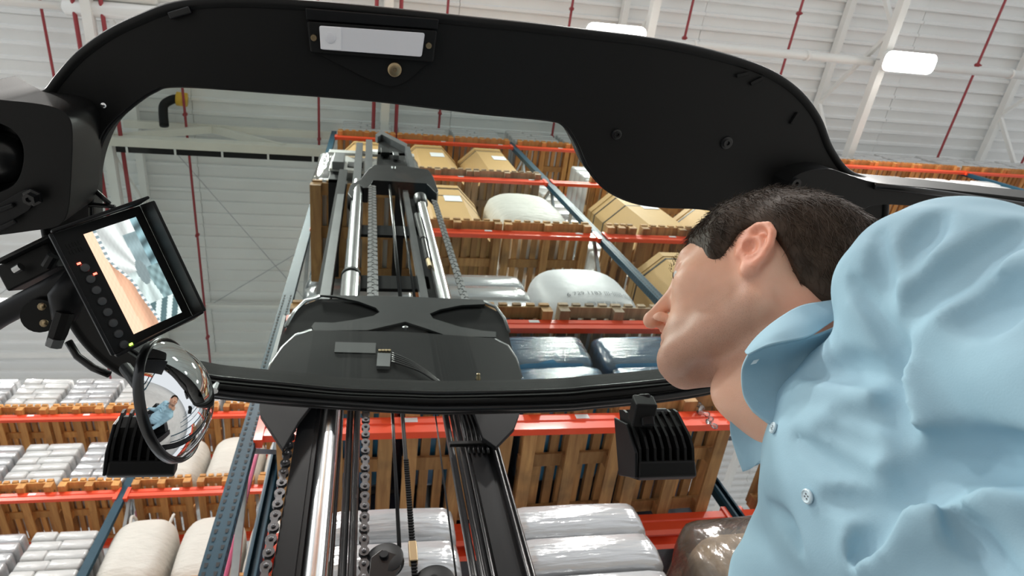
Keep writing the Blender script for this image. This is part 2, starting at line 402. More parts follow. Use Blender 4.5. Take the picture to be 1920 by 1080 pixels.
# black bent drain pipe
a = onZ(320, 186, H - .25); b = onZ(306, 188, H - .25)
P = [onZ(333, 185, H - .32), onZ(322, 187, H - .34), onZ(308, 196, H - .45), onZ(306, 210, H - .55), onZ(308, 236, H - .75)]
t = thing('drain_pipe', 'black bent drain pipe with a yellow end below the roof deck', 'pipe', P[-1])
part('bent_pipe', MB().tube(catmull(P, 5), .10, 12), 'rubber', t, True)
part('end_collar', MB().cyl(P[0] - np.array((.02, 0, 0)), P[0] + np.array((.20, .02, .02)), .16, 14), 'yellow_plastic', t, True, label='yellow end collar')
# high-bay lamps
zl = 12.3
def hall_lamp(X, Y, label, light=True):
    t = thing('high_bay_lamp', label, 'lamp', (X, Y, zl), 'high-bay hall lamps')
    mb = MB(); w, d, r = .66, .22, .15; pts = []
    for cx, cy, a0 in ((w - r, d - r, 0), (-w + r, d - r, 90), (-w + r, -d + r, 180), (w - r, -d + r, 270)):
        for k in range(5): an = math.radians(a0 + 22.5 * k); pts.append((X + cx + r * math.cos(an), Y + cy + r * math.sin(an), zl))
    part('diffuser', mb.prism(pts, (0, 0, .06)), 'lamp_glow', t)
    part('housing', MB().prism([(p[0], p[1], zl + .062) for p in pts], (0, 0, .12)), 'steel_white', t)
    for s in (-1, 1): part('suspension_rod', MB().cyl((X + s * .4, Y, zl + .18), (X + s * .4, Y, (zd - .13 if abs(Y - Yd) < .3 else H - .068)), .012, 6), 'zinc', t)
    if light:
        ld = bpy.data.lights.new('lamp_light', 'AREA'); ld.shape = 'RECTANGLE'; ld.size = 1.3; ld.size_y = .42; ld.energy = LAMP_W; ld.color = (1, .975, .93)
        lo = bpy.data.objects.new('lamp_light', ld); COL.objects.link(lo); lo.location = (0, 0, -.03); lo.parent = t
Y1 = onZ(1710, 118, zl)[1]
LX = [onZ(1708, 118, zl)[0] - k * 7.25 for k in range(4)]
for X, l in zip(LX, ('bright rounded hall lamp glowing below the roof at upper right', 'glowing hall lamp half hidden by the cab roof edge',
                     'hall lamp hidden above the cab roof, over the mast', 'hall lamp beyond the upper left frame edge')): hall_lamp(X, Y1, l)
a = onZ(5, 578, zl)
for k, l in enumerate(('bright hall lamp at the left frame edge below the monitor arm', 'hall lamp above the racks behind the mast', 'hall lamp above the far racks at right')):
    hall_lamp(a[0] + k * 7.25, a[1], l)
for k in range(4): hall_lamp(LX[0] - k * 7.25, Y1 - 6.0, 'unseen hall lamp added behind the viewer, %s from the right' % ORD[k])  # unseen lamp row behind the viewer, added for its light

# ------------------------------------------------------------------ pallets
def pallet_meshes(w, d, n):
    M = {}
    bw = min(.085, w / n * .60)
    M['deck'] = MB().bx(-bw / 2, bw / 2, -d / 2 - .015, d / 2, 0, .042)
    M['deckw'] = MB().bx(-bw * .60, bw * .60, -d / 2 - .015, d / 2, 0, .042)
    M['str'] = MB().bx(-w / 2, w / 2, -.06, .06, 0, .022)
    M['blk'] = MB().bx(-.05, .05, -.06, .06, 0, .058)
    M['skid'] = MB().bx(-.05, .05, -d / 2, d / 2, 0, .022)
    return M
PAL = {}
def pallet_proto(w, d, n, wmat):
    key = (w, d, n, wmat)
    if key in PAL: return PAL[key]
    M = {k: v.mesh('pallet_' + k, wmat) for k, v in pallet_meshes(w, d, n).items()}
    L = []
    for x in (-w / 2 + .05, 0, w / 2 - .05):
        L.append(('skid', M['skid'], (x, 0, 0)))
        for y in (-d / 2 + .06, 0, d / 2 - .06): L.append(('block', M['blk'], (x, y, .022)))
    for y in (-d / 2 + .06, 0, d / 2 - .06): L.append(('stringer_board', M['str'], (0, y, .080)))
    for k in range(n):
        wide = k in (0, n // 2, n - 1); e = w / 2 - .06
        L.append(('deck_board', M['deckw'] if wide else M['deck'], (-e + 2 * e * k / (n - 1), 0, .102)))
    PAL[key] = L; return L
PH = .144
def pallet(x, y, z, w, d, n, wmat, label, group, rz=0.0):
    t = thing('wooden_pallet', label, 'pallet', (x, y, z), group, rz)
    for nm, me, loc in pallet_proto(w, d, n, wmat): link(nm, me, t, loc)
    return t
# ------------------------------------------------------------------ goods
SM = {}
def sack_mesh(w, d, h, m, seed, tight=False):
    k = (round(w, 3), round(d, 3), round(h, 3), m, seed, tight)
    if k not in SM: SM[k] = superell(w, d, h, .20 if tight else .30, .12 if tight else .22, 28, 10, .006 if tight else .010, seed).mesh('sack', m, True)
    return SM[k]
def rbox_mesh(w, d, h, r, m, name, seg=3):
    k = (name, w, d, h, r, m)
    if k in SM: return SM[k]
    me = MB().bx(-w / 2, w / 2, -d / 2, d / 2, 0, h).mesh(name, m)
    b = bmesh.new(); b.from_mesh(me); bmesh.ops.bevel(b, geom=b.edges[:], offset=r, segments=seg, affect='EDGES', profile=.5); b.to_mesh(me); b.free()
    shade(me, 60); SM[k] = me; return me
def sack_stack(x, y, z, w, d, h, layers, m, label, group, filmm=None, rz=0.0, cols=2, name='wrapped_sack_stack', bulge=0.0):
    t = thing(name, label, 'sacks', (x, y, z), group, rz); lh = h / layers
    for k in range(layers):
        sh = .5 if cols == 2 else 0
        if cols == 1: ws = [w]
        else: ws = [w * .5, w * .5] if k % 2 == 0 else [w * .36, w * .64]
        xx = -w / 2
        for q, wq in enumerate(ws):
            me = sack_mesh(wq * .995 + .01, d * (.99 + .02 * ((k + q) % 2)), lh * 1.05, m, (k * 3 + q) % 5, cols == 2)
            link('sack', me, t, (xx + wq / 2 + .008 * math.sin(5 * k + q), 0, k * lh)); xx += wq
    if filmm:
        if filmm == 'blue_film':
            for sk in [c for c in t.children if c.name.startswith('sack')]:
                k2 = (sk.data.name, 'film')
                if k2 not in SM: SM[k2] = superell(w * 1.03 + .01, d * 1.03, lh * 1.05, .34, .20, 36, 16, .016, len(SM)).mesh('film_skin', filmm, True)
                link('film_skin', SM[k2], sk, (0, 0, .002))
        else:
            me = rbox_mesh(w + .05, d + .05, h + .05, .06, filmm, 'film_wrap'); link('film_wrap', me, t, (0, 0, .004), label='clear stretch film wrap')
    return t
def octabin(x, y, z, w, d, h, label, rz=0.0, bands=(.88,), group='brown octagonal boxes'):
    t = thing('octagonal_box', label, 'box', (x, y, z), group, rz); c = .27 * w
    def octo(s, zz): a, b = w / 2 * s, d / 2 * s; q = c * s; return [(-a, -b + q, zz), (-a + q, -b, zz), (a - q, -b, zz), (a, -b + q, zz), (a, b - q, zz), (a - q, b, zz), (-a + q, b, zz), (-a, b - q, zz)]
    link('carton', MB().prism(octo(1, 0), (0, 0, h)).mesh('carton', 'cardboard'), t)
    link('lid', MB().prism(octo(1.02, h * .93), (0, 0, h * .075)).mesh('lid', 'cardboard'), t)
    for b in bands: link('strap', MB().prism(octo(1.006, h * b), (0, 0, .03)).mesh('strap', 'strap_black'), t)
    link('label_sheet', MB().bx(-.02, .24, -d / 2 - .008, -d / 2 - .002, h * .55, h * .70).mesh('label_sheet', 'sticker'), t, label='white paper label')
    return t
def big_bag(x, y, z, w, d, h, m, label, seed, loops=True, e=.38, group='white bulk bags', rz=0.0, wr=.018, e1=.45):
    t = thing('bulk_bag', label, 'bag', (x, y, z), group, rz)
    link('bag_body', superell(w, d, h, e1, e, 44, 28, wr, seed).mesh('bag_body', m, True), t)
    if loops:
        for sx in (-1, 1):
            P = [(sx * w * .30, -d * .30, h * .93), (sx * w * .33, -d * .33, h * 1.06), (sx * w * .28, -d * .22, h * 1.08), (sx * w * .25, -d * .16, h * .97)]
            link('lifting_loop', MB().tube(catmull(P, 5), .022, 6).mesh('lifting_loop', m, True), t)
    return t

# ------------------------------------------------------------------ racks
def upright_frame(X, Yf, depth, ztop, label, zbot=-1.3, braces=True, pw=.105, holes=None):
    t = thing('rack_upright', label, 'rack upright', (X, Yf, zbot), 'blue rack upright frames')
    for yy, s in ((Yf, 1), (Yf + depth, -1)):
        # open steel section: front web with two flanges and return lips
        mb = MB(); h = pw / 2; tt = .004
        pr = [(-h, 0), (h, 0), (h, .07), (h * .72, .095), (h * .40, .095), (h * .40, .085), (h * .64, .083), (h - .012, .062), (h - .012, .012), (-h + .012, .012), (-h + .012, .062), (-h * .64, .083), (-h * .40, .085), (-h * .40, .095), (-h * .72, .095), (-h, .07)]
        mb.prism([(X + a, yy + s * b, zbot) for a, b in pr], (0, 0, ztop - zbot))
        part('post', mb, 'post_blue', t)
    if holes:
        mb = MB()
        for z in np.arange(holes[0], holes[1], .05):
            for sx in (-.028, .028):
                mb.add([(X + sx - .010, Yf - .0025, z + .012), (X + sx + .010, Yf - .0025, z + .012), (X + sx + .006, Yf - .0025, z - .014), (X + sx - .006, Yf - .0025, z - .014)], [(0, 1, 2, 3)])
            for yy in (.024, .05):
                for sg in (-1, 1):
                    xx = X + sg * (pw / 2 + .0025)
                    mb.add([(xx, Yf + yy - .008, z + .012), (xx, Yf + yy + .008, z + .012), (xx, Yf + yy + .005, z - .014), (xx, Yf + yy - .005, z - .014)], [(0, 1, 2, 3)])
        part('punched_holes', mb, 'hole_dark', t, kind='stuff')
    if braces:
        z = zbot + .2; k = 0
        while z < ztop - 1.0:
            a, b = (Yf + .08, Yf + depth - .08) if k % 2 == 0 else (Yf + depth - .08, Yf + .08)
            part('diagonal_brace', MB().bar((X, a, z), (X, b, z + 1.0), .035, .045, (1, 0, 0)), 'zinc', t); z += 1.02; k += 1
        for z in np.arange(zbot + .15, ztop, 3.05): part('cross_brace', MB().bar((X, Yf + .07, z), (X, Yf + depth - .07, z), .035, .045, (1, 0, 0)), 'zinc', t)
    return t
def shelf_beam(x0, x1, Yf, ztop, label, bh=.155, bd=.055, stickers=(), group='orange rack beams', back=False):
    t = thing('shelf_beam', label, 'rack beam', ((x0 + x1) / 2, Yf, ztop - bh), group)
    y0, y1 = Yf, Yf + bd
    pr = [(y0, ztop - bh), (y1, ztop - bh), (y1, ztop), (y0, ztop), (y0, ztop - bh * .40), (y0 + .010, ztop - bh * .45), (y0 + .010, ztop - bh * .53), (y0, ztop - bh * .58)]
    part('beam_body', MB().prism([(x0, a, b) for a, b in pr], (x1 - x0, 0, 0)), 'beam_orange', t)
    for xa in (x0 - .012, x1 - .040):
        part('end_connector', MB().bx(xa, xa + .052, Yf - .012, Yf + bd, ztop - bh - .05, ztop + .03), 'beam_orange', t)
    for xs in stickers: part('sticker', MB().bx(xs, xs + .10, Yf - .003, Yf - .0005, ztop - bh * .36, ztop - bh * .08), 'sticker', t)
    return t
Yr = 2.65; XL, XR = -.715, 3.14; BAY = XR - XL; DEP = 1.10
LEV = [1.15, 3.17, 4.52, 6.84, 9.36, 12.0]
LN = ['lowest visible level', 'fifth level from the top', 'fourth level from the top', 'third level from the top', 'second level from the top', 'top level']
BN = ['bay behind the mast', 'second bay', 'third bay', 'fourth bay', 'fifth bay']
upright_frame(XL, Yr, DEP, 12.45, 'dark blue perforated rack upright frame left of the mast', holes=(.9, 5.0))
upright_frame(XR, Yr, DEP, 12.40, 'blue rack upright frame slanting down to the man\'s nose', holes=(3.0, 8.0))
upright_frame(XR + BAY, Yr, DEP, 12.40, 'blue rack upright frame at upper right above the black roof arm')
for k in (2, 3, 4): upright_frame(XR + k * BAY, Yr, DEP, 12.40, 'blue rack upright frame at the far right of the near rack, %s of three' % ORD[k - 2], braces=(k == 2))
for b in range(5):
    x0, x1 = XL + b * BAY + .055, XL + (b + 1) * BAY - .055
    for l, z in enumerate(LEV):
        if b >= 2 and l < 4: continue
        if b == 1 and l < 1: continue
        st = [x0 + .95 + 1.25 * k for k in range(3)] if b < 2 else []
        shelf_beam(x0, x1, Yr - .01, z, 'orange-red front rack beam in the %s, %s' % (BN[b], LN[l]), stickers=st)
        shelf_beam(x0, x1, Yr + DEP - .05, z, 'orange-red rear rack beam in the %s, %s' % (BN[b], LN[l]))
yc = Yr + .50
def slots(b, w, n=3, off=0.0):
    xm = XL + (b + .5) * BAY; return [xm + (k - 1) * 1.235 + off for k in range(n)]
SN3 = ['left slot', 'middle slot', 'right slot']; SN4 = ['leftmost slot', 'second slot', 'third slot', 'rightmost slot']
GP = 'wooden pallets in the near rack'
def plabel(l, s, b): return 'wooden pallet on %s, %s, %s' % (LN[l], s, BN[b])
# top level: wrapped white goods
for b in range(5):
    for k, x in enumerate(slots(b, 1.2)):
        pallet(x, yc, LEV[5], 1.2, 1.2, 9, 'pallet_wood_orange', plabel(5, SN3[k], b), GP)
        sack_stack(x, yc - .05, LEV[5] + PH, 1.10, .96, [1.38, 1.22, 1.28][k], 6, 'sack_white', 'white film-wrapped stack on the rack top, %s, %s' % (SN3[k], BN[b]), 'white stacks on the rack top', cols=2)
# second level: octagonal boxes in the first bay
for k, x in enumerate([-.02, 1.195, 2.412]):
    pallet(x, yc, LEV[4], 1.2, 1.2, 9, 'pallet_wood_grey', plabel(4, SN3[k], 0), GP, rz=[0, -.003, .004][k])
    octabin(x + .02, yc - .03, LEV[4] + PH, 1.14, .98, 1.95, 'brown octagonal cardboard box with black strap, second level, %s' % SN3[k], rz=[0, .0, .01][k])
for k, x in enumerate([4.55, 5.85]):
    pallet(x, yc, LEV[4], 1.2, 1.2, 9, 'pallet_wood', plabel(4, SN3[k + 1], 1), GP)
    sack_stack(x, yc, LEV[4] + PH, 1.12, .95, 1.1, 4, 'sack_white', 'white wrapped stack on the second level right of the upright, %s' % SN3[k + 1], 'white stacks on the second level')
for b in (2, 3):
    for k, x in enumerate(slots(b, 1.2)):
        pallet(x, yc, LEV[4], 1.2, 1.2, 9, 'pallet_wood_orange', plabel(4, SN3[k], b), GP)
        sack_stack(x, yc, LEV[4] + PH, 1.12, .95, 1.7, 5, 'sack_white', 'white wrapped stack on the second level at far right, %s, %s' % (SN3[k], BN[b]), 'white stacks on the second level')
# third level
for k, x in enumerate([-.03, 1.18, 2.42]):
    pallet(x, yc, LEV[3], 1.2, 1.2, 9, 'pallet_wood', plabel(3, SN3[k], 0), GP, rz=[0, .004, -.006][k])
octabin(-.03, yc, LEV[3] + PH, 1.14, .98, 1.7, 'brown octagonal box on the third level, hidden behind the mast')
octabin(1.17, yc - .03, LEV[3] + PH, 1.14, .98, 1.72, 'brown octagonal box with two black bands just right of the mast top', bands=(.70, .90))
big_bag(2.40, yc - .04, LEV[3] + PH, 1.18, 1.02, 1.85, 'bag_fabric', 'white rounded bulk bag on the third level below the octagonal boxes', 3, loops=False, e=.62, e1=.66)
for k, x in enumerate([4.36, 5.7]):
    pallet(x, yc, LEV[3], 1.2, 1.2, 9, 'pallet_wood', plabel(3, SN3[k], 1), GP)
octabin(4.32, yc - .03, LEV[3] + PH, 1.16, .98, 1.75, 'brown octagonal box with two black bands beside the man\'s hair', bands=(.62, .84))
octabin(5.7, yc + .02, LEV[3] + PH, 1.14, .98, 1.5, 'brown octagonal box hidden behind the cab roof')
pallet(3.46, yc, LEV[3], .42, 1.2, 4, 'pallet_wood', 'narrow wooden pallet on third level beside the blue upright', GP)
sack_stack(3.46, yc + .20, LEV[3] + PH, .40, .5, 3.8, 10, 'sack_white', 'tall narrow white wrapped stack rising behind the second level beam', None, cols=1)
# fourth level
for k, x in enumerate([-.04, 1.175, 2.44]):
    pallet(x, yc, LEV[2], 1.2, 1.2, 9, 'pallet_wood_grey' if k == 2 else 'pallet_wood', plabel(2, SN3[k], 0), GP, rz=[0, .0, .01][k])
sack_stack(-.04, yc, LEV[2] + PH, 1.12, .98, .86, 3, 'sack_silver', 'silver film-wrapped low stack hidden behind the mast', 'silver wrapped stacks', cols=1)
sack_stack(1.17, yc - .02, LEV[2] + PH, 1.13, .98, .86, 3, 'sack_silver', 'silver film-wrapped low stack right of the mast beside the printed white bag', 'silver wrapped stacks', cols=1)
bag = big_bag(2.40, yc - .02, LEV[2] + PH, 1.15, 1.02, 1.30, 'bag_paper', 'white rounded bulk bag with grey printed writing above the orange beam', 5, loops=False, e=.62, wr=.004, e1=.66)
pallet(4.0, yc, LEV[2], 1.2, 1.2, 9, 'pallet_wood', plabel(2, SN3[0], 1), GP)
octabin(4.0, yc, LEV[2] + PH, 1.14, .98, 1.6, 'brown octagonal box on the fourth level, hidden behind the man\'s head')
# printed writing bent onto the bag
def text_mesh(body, size):
    cu = bpy.data.curves.new('print', 'FONT'); cu.body = body; cu.size = size; cu.align_x = 'CENTER'
    o = bpy.data.objects.new('tmp_text', cu); COL.objects.link(o)
    dg = bpy.context.evaluated_depsgraph_get(); me = bpy.data.meshes.new_from_object(o.evaluated_get(dg))
    bpy.data.objects.remove(o); return me
def print_on_bag(body, size, zc, xc, bag, w, d, e, slant):
    me = text_mesh(body, size); b = bmesh.new(); b.from_mesh(me)
    bmesh.ops.subdivide_edges(b, edges=b.edges[:], cuts=1); bmesh.ops.triangulate(b, faces=b.faces[:])
    h = 1.30
    for v in b.verts:
        X = v.co.x + xc; Z = zc + v.co.y + slant * X
        zn = min(.98, abs(2 * Z / h - 1)); rr = (1 - zn ** (2 / .66)) ** (.66 / 2)       # superellipsoid profile
        xn = min(.98, abs(X) / (w / 2 * rr)); yy = d / 2 * rr * (1 - xn ** (2 / e)) ** (e / 2)
        v.co = (X, -yy * 1.01 - .006, Z)
    b.to_mesh(me); b.free(); me.materials.clear(); me.materials.append(MATS['print_grey']); link('printed_writing', me, bag, label='grey printed writing')
print_on_bag('6 729 1183 |||-|||||-||||||', 0.085, .36, .08, bag, 1.15, 1.02, .62, .03)
print_on_bag('||||||| |||||| ||||| ||| |||||||', .050, .22, .08, bag, 1.15, 1.02, .62, .03)
# fifth level: blue sacks under clear film on narrow pallets
for k, x in enumerate([-.17, .71, 1.60, 2.475]):
    pallet(x, Yr + .50, LEV[1], .8, 1.2, 7, 'pallet_wood', plabel(1, SN4[k], 0), GP, rz=[0, 0, -.025, -.04][k])
    sack_stack(x, Yr + .42, LEV[1] + PH, .78 if k == 3 else .74, .86, .95, 2, 'sack_blue', 'blue sacks under shiny clear film on the fifth level, %s' % SN4[k], 'blue sack stacks', filmm='blue_film', cols=1, rz=[0, 0, -.02, -.03][k])
pallet(3.75, Yr + .5, LEV[1], .8, 1.2, 7, 'pallet_wood', plabel(1, SN4[0], 1), GP)
# lowest visible level: silver sacks
for k, (x, w) in enumerate(((.17, .78), (1.28, .86))):
    pallet(x, Yr + .5, LEV[0], .8, 1.2, 7, 'pallet_wood', plabel(0, SN4[k], 0), GP)
    sack_stack(x, Yr + .5, LEV[0] + PH, w, .9, 1.18 if k == 0 else 1.15, 5, 'sack_silver', ('white film-wrapped sack stack seen between the mast rails', 'silver film-wrapped sack stack right of the mast')[k], 'silver wrapped stacks', cols=1)
pallet(2.45, Yr + .5, LEV[0], .8, 1.2, 7, 'pallet_wood', plabel(0, SN4[3], 0), GP)
t = thing('wrapped_load', 'brown load under crumpled clear film beside the shirt', 'load', (2.35, Yr + .5, LEV[0] + PH))
link('brown_goods', superell(.82, .86, 1.02, .6, .6, 30, 18, .03, 8).mesh('brown_goods', 'pallet_wood_grey', True), t)
link('film_wrap', superell(.92, .95, 1.16, .75, .6, 36, 24, .05, 9).mesh('film_wrap', 'load_film', True), t, label='crumpled clear film')
# back-to-back row behind the near rack: dark wrapped loads seen through the pallet gaps
for yy, nm in ((Yr + DEP + .12, 'front'), (Yr + DEP + 1.05, 'rear')): shelf_beam(XL + .055, XR - .055, yy, LEV[1], 'orange %s beam of the row behind the near rack' % nm)
for k, x in enumerate((-.02, 1.21, 2.44)):
    t = thing('wrapped_crate', 'dark navy wrapped crate seen through pallet gaps behind the fifth level, %s' % SN3[k], 'crate', (x, Yr + DEP + .62, LEV[1]), 'dark crates behind the near rack')
    link('crate_body', rbox_mesh(1.14, .98, 1.9, .03, 'crate_navy', 'crate_body'), t, (0, 0, .10))
    for q in (-.45, 0, .45): link('runner', MB().bx(q - .05, q + .05, -.49, .49, 0, .10).mesh('runner', 'pallet_wood_grey'), t)
    for q in (.5, 1.3): link('strap', MB().bx(-.575, .575, -.495, .495, q, q + .04).mesh('strap', 'strap_black'), t)
# loose film scraps hanging over the beam
for k, (px, py) in enumerate(((1305, 757), (1350, 755))):
    p = onY(px, py, Yr - .03); P = [p + np.array((.03 * math.sin(2.2 * i + k), -.01 * (i % 2), -.045 * i)) for i in range(7)]
    mb = MB(); mb.tube(catmull(P, 4), [.004 + .02 * abs(math.sin(.9 * i)) for i in range(len(catmull(P, 4)))], 6)
    solo('film_scrap', mb, 'load_film', 'torn clear film scrap hanging over the orange beam, ' + ('left one' if k == 0 else 'right one by the collar'), 'film', smooth=True)
# pink riser pipe behind the near upright
px = onY(462, 900, 3.9)
t = thing('riser_pipe', 'pink-red vertical riser pipe behind the blue upright', 'pipe', (px[0], 3.95, -1.3))
part('pipe', MB().cyl((px[0], 3.95, -1.3), (px[0], 3.95, 5.4), .04, 12), 'riser_pink', t, True)
part('valve', MB().lathe([(.03, -.12), (.07, -.1), (.08, 0), (.06, .08), (.09, .1), (.09, .14), (.03, .16)], (px[0], 3.93, 1.95), (0, 0, 1), 14), 'riser_pink', t, True, label='red valve')
for z in (2.2, 3.4): part('coupling', MB().cyl((px[0], 3.95, z), (px[0], 3.95, z + .1), .055, 12), 'riser_pink', t, True)

# ------------------------------------------------------------------ the second rack, across the next aisle
Y2 = 6.8; P2 = [-6.95, -3.35, .25]; L2 = [5.02, 6.70, 8.40]
N2 = ['lowest shelf', 'middle shelf', 'top shelf']
for k, x in enumerate(P2):
    upright_frame(x, Y2, 1.0, 8.75 if k != 1 else 8.75, ('blue upright of the far left rack at the frame edge', 'blue upright of the far left rack slanting under the work light', 'blue upright of the far rack hidden behind the mast')[k], pw=.11)
for b in range(2):
    for l, z in enumerate(L2):
        x0, x1 = P2[b] + .055, P2[b + 1] - .055
        st = [x0 + .6 + .85 * q for q in range(3)]
        shelf_beam(x0, x1, Y2 - .01, z, 'orange front beam of the far left rack, %s, %s' % (N2[l], ('left bay', 'right bay')[b]), bh=.13, stickers=st)
        shelf_beam(x0, x1, Y2 + .95, z, 'orange rear beam of the far left rack, %s, %s' % (N2[l], ('left bay', 'right bay')[b]), bh=.13)
for b in range(2):
    for l, z in enumerate(L2):
        for k in range(4):
            x = P2[b] + .48 + .88 * k + .03 * math.sin(7 * k + l)
            if b == 1 and k == 3 and l != 2: continue
            rz = .02 * math.sin(3 * k + 5 * l + b)
            pallet(x, Y2 + .50, z, .8, 1.2, 7, 'pallet_wood_orange', 'wooden pallet, far left rack, %s, %s, %s' % (N2[l], SN4[k], ('left bay', 'right bay')[b]), 'wooden pallets in the far rack', rz)
            if b == 0 or l == 2:
                sack_stack(x, Y2 + .45, z + PH, .76, .92, .86 if l < 2 else .84, 6, 'sack_white' if (k + l) % 2 else 'sack_silver', 'white sack stack on the far left rack, %s, %s, %s' % (N2[l], SN4[k], ('left bay', 'right bay')[b]), 'white sack stacks in the far rack', cols=2, rz=rz)
            else:
                big_bag(x, Y2 + .45, z + PH, .84, .9, 1.05 if l == 1 else 1.12, 'bag_fabric', 'cream white bulk bag on the far left rack, %s, %s' % (N2[l], SN4[k]), 11 + k + l, loops=(l == 0 and k == 0), e=.6, group='cream bulk bags in the far rack')

# ------------------------------------------------------------------ rack across the aisle, behind the viewer (seen only in the mirror)
Y3 = -4.6
for k, x in enumerate((-2.2, 1.6)): upright_frame(x, Y3, 1.0, 7.2, 'blue upright of the rack behind the viewer, %s' % ('left one', 'right one')[k], braces=False)
for l, z in enumerate((1.0, 3.2, 5.4)):
    shelf_beam(-2.145, 1.545, Y3 + .95, z, 'orange beam of the rack behind the viewer, %s level' % ORD[l]); shelf_beam(-2.145, 1.545, Y3, z, 'orange rear beam of the rack behind the viewer, %s level' % ORD[l])
    for k in range(3):
        x = -1.5 + 1.22 * k
        pallet(x, Y3 + .5, z, 1.2, 1.2, 9, 'pallet_wood_orange', 'wooden pallet in the rack behind the viewer, %s level, %s' % (ORD[l], SN3[k]), 'pallets behind the viewer')
        if (k + l) % 2: octabin(x, Y3 + .5, z + PH, 1.14, .96, 1.5, 'brown box in the rack behind the viewer, %s level, %s' % (ORD[l], SN3[k]))
        else: sack_stack(x, Y3 + .5, z + PH, 1.1, .94, 1.2, 4, 'sack_white', 'white sack stack in the rack behind the viewer, %s level, %s' % (ORD[l], SN3[k]), 'stacks behind the viewer')
# ------------------------------------------------------------------ reach truck: cab roof
ZR = .95
def loopZ(px, z, n=5, closed=True): return [onZ(x, y, z) for x, y in [tuple(p) for p in catmull([np.array(q, float) for q in px], n, closed)]]
OUT = [(62, 190), (90, 176), (112, 148), (150, 106), (205, 66), (262, 38), (330, 14), (430, 5), (560, 10), (700, 22), (850, 38), (1000, 53), (1110, 66), (1220, 80),
       (1330, 102), (1430, 133), (1492, 172), (1532, 222), (1556, 280), (1592, 327), (1650, 352), (1660, 400), (1640, 470), (1590, 570), (1510, 650), (1430, 702),
       (1344, 732), (1240, 750), (1113, 762), (1040, 768), (840, 772), (752, 770), (640, 763), (527, 755), (440, 746), (390, 741), (310, 728), (240, 706), (180, 664), (138, 612), (110, 550), (90, 460), (70, 340), (58, 250)]
INN = [(165, 360), (167, 325), (177, 285), (197, 242), (235, 205), (282, 172), (330, 161), (500, 172), (700, 188), (900, 212), (1030, 225), (1062, 236), (1084, 268), (1106, 316), (1142, 357),
       (1192, 381), (1250, 390), (1330, 394), (1410, 415), (1452, 490), (1440, 600), (1395, 670), (1330, 708), (1240, 721), (1113, 733), (1040, 739), (846, 744), (752, 742), (640, 738), (527, 727), (440, 719),
       (385, 712), (300, 692), (232, 655), (192, 600), (174, 520), (167, 430)]
roof = thing('cab_roof', 'black curved reach truck cab roof frame with glass pane', 'cab roof', (.2, .4, ZR))
lo, li = loopZ(OUT, ZR), loopZ(INN, ZR)
up = np.array((0, 0, .055))
part('roof_panel', MB().prism(lo, up, [li]), 'black_plastic', roof, 30)
part('outer_lip', MB().tube([p + np.array((0, 0, .004)) for p in lo], .0085, 8, closed=True), 'black_plastic', roof, True)
part('inner_trim', MB().tube([p + np.array((0, 0, .012)) for p in li], .0045, 6, closed=True), 'black_gloss', roof, True)
c = np.mean(li, 0)
gl = [c + (p - c) * 1.025 + np.array((0, 0, .022)) for p in li]
part('glass_pane', MB().prism(gl, (0, 0, .006)), 'roof_glass', roof, label='clear tinted roof glass pane')
fr = [(1430, 697), (1344, 726), (1240, 744), (1113, 757), (1040, 762), (840, 766), (752, 764), (640, 757), (527, 749), (440, 741), (392, 735)]
F = [onZ(x, y, ZR - .012) for x, y in [tuple(p) for p in catmull([np.array(q, float) for q in fr], 5)]]
part('front_rail', MB().tube(F, .0075, 8), 'black_gloss', roof, True, label='glossy black front rail')
fr2 = [(1420, 684), (1330, 716), (1240, 729), (1113, 742), (1040, 748), (840, 752), (752, 750), (640, 746), (527, 736), (440, 728), (395, 723)]
F2 = [onZ(x, y, ZR - .004) for x, y in [tuple(p) for p in catmull([np.array(q, float) for q in fr2], 5)]]
part('rail_seal', MB().tube(F2, .006, 8), 'rubber', roof, True)
for x, y in ((402, 733),):
    p = onZ(x, y, ZR - .02); part('rail_bolt', MB().cyl(p, p + np.array((0, 0, .02)), .007, 8), 'steel_bright', roof, 30)
# lobe bolts, screws
for x, y, r in ((1158, 253, .006), (1365, 269, .0075)):
    p = onZ(x, y, ZR - .006); part('bolt', MB().lathe([(r * 1.6, .006), (r * 1.5, .003), (r, .002), (r, 0), (r * .5, 0), (r * .5, .003)], p, (0, 0, 1), 14), 'black_gloss', roof, 30)
p = onZ(193, 198, ZR - .003); part('screw', MB().lathe([(.005, .004), (.0045, 0), (.002, -.001)], p, (0, 0, 1), 12), 'chrome', roof, True, label='bright screw')
p = onZ(345, 33, ZR - .008)
part('clip', MB().bar(onZ(318, 30, ZR - .006), onZ(358, 18, ZR - .006), .010, .012), 'black_gloss', roof, bevel=.002)
for px, py in ((1392, 140), (1418, 152), (1490, 222)):
    a = onZ(px, py, ZR - .003); part('clip', MB().box(a, (.022, .006, .005), Matrix.Rotation(-.3 - (px - 1395) * .010, 3, 'Z')), 'black_plastic', roof, bevel=.001)
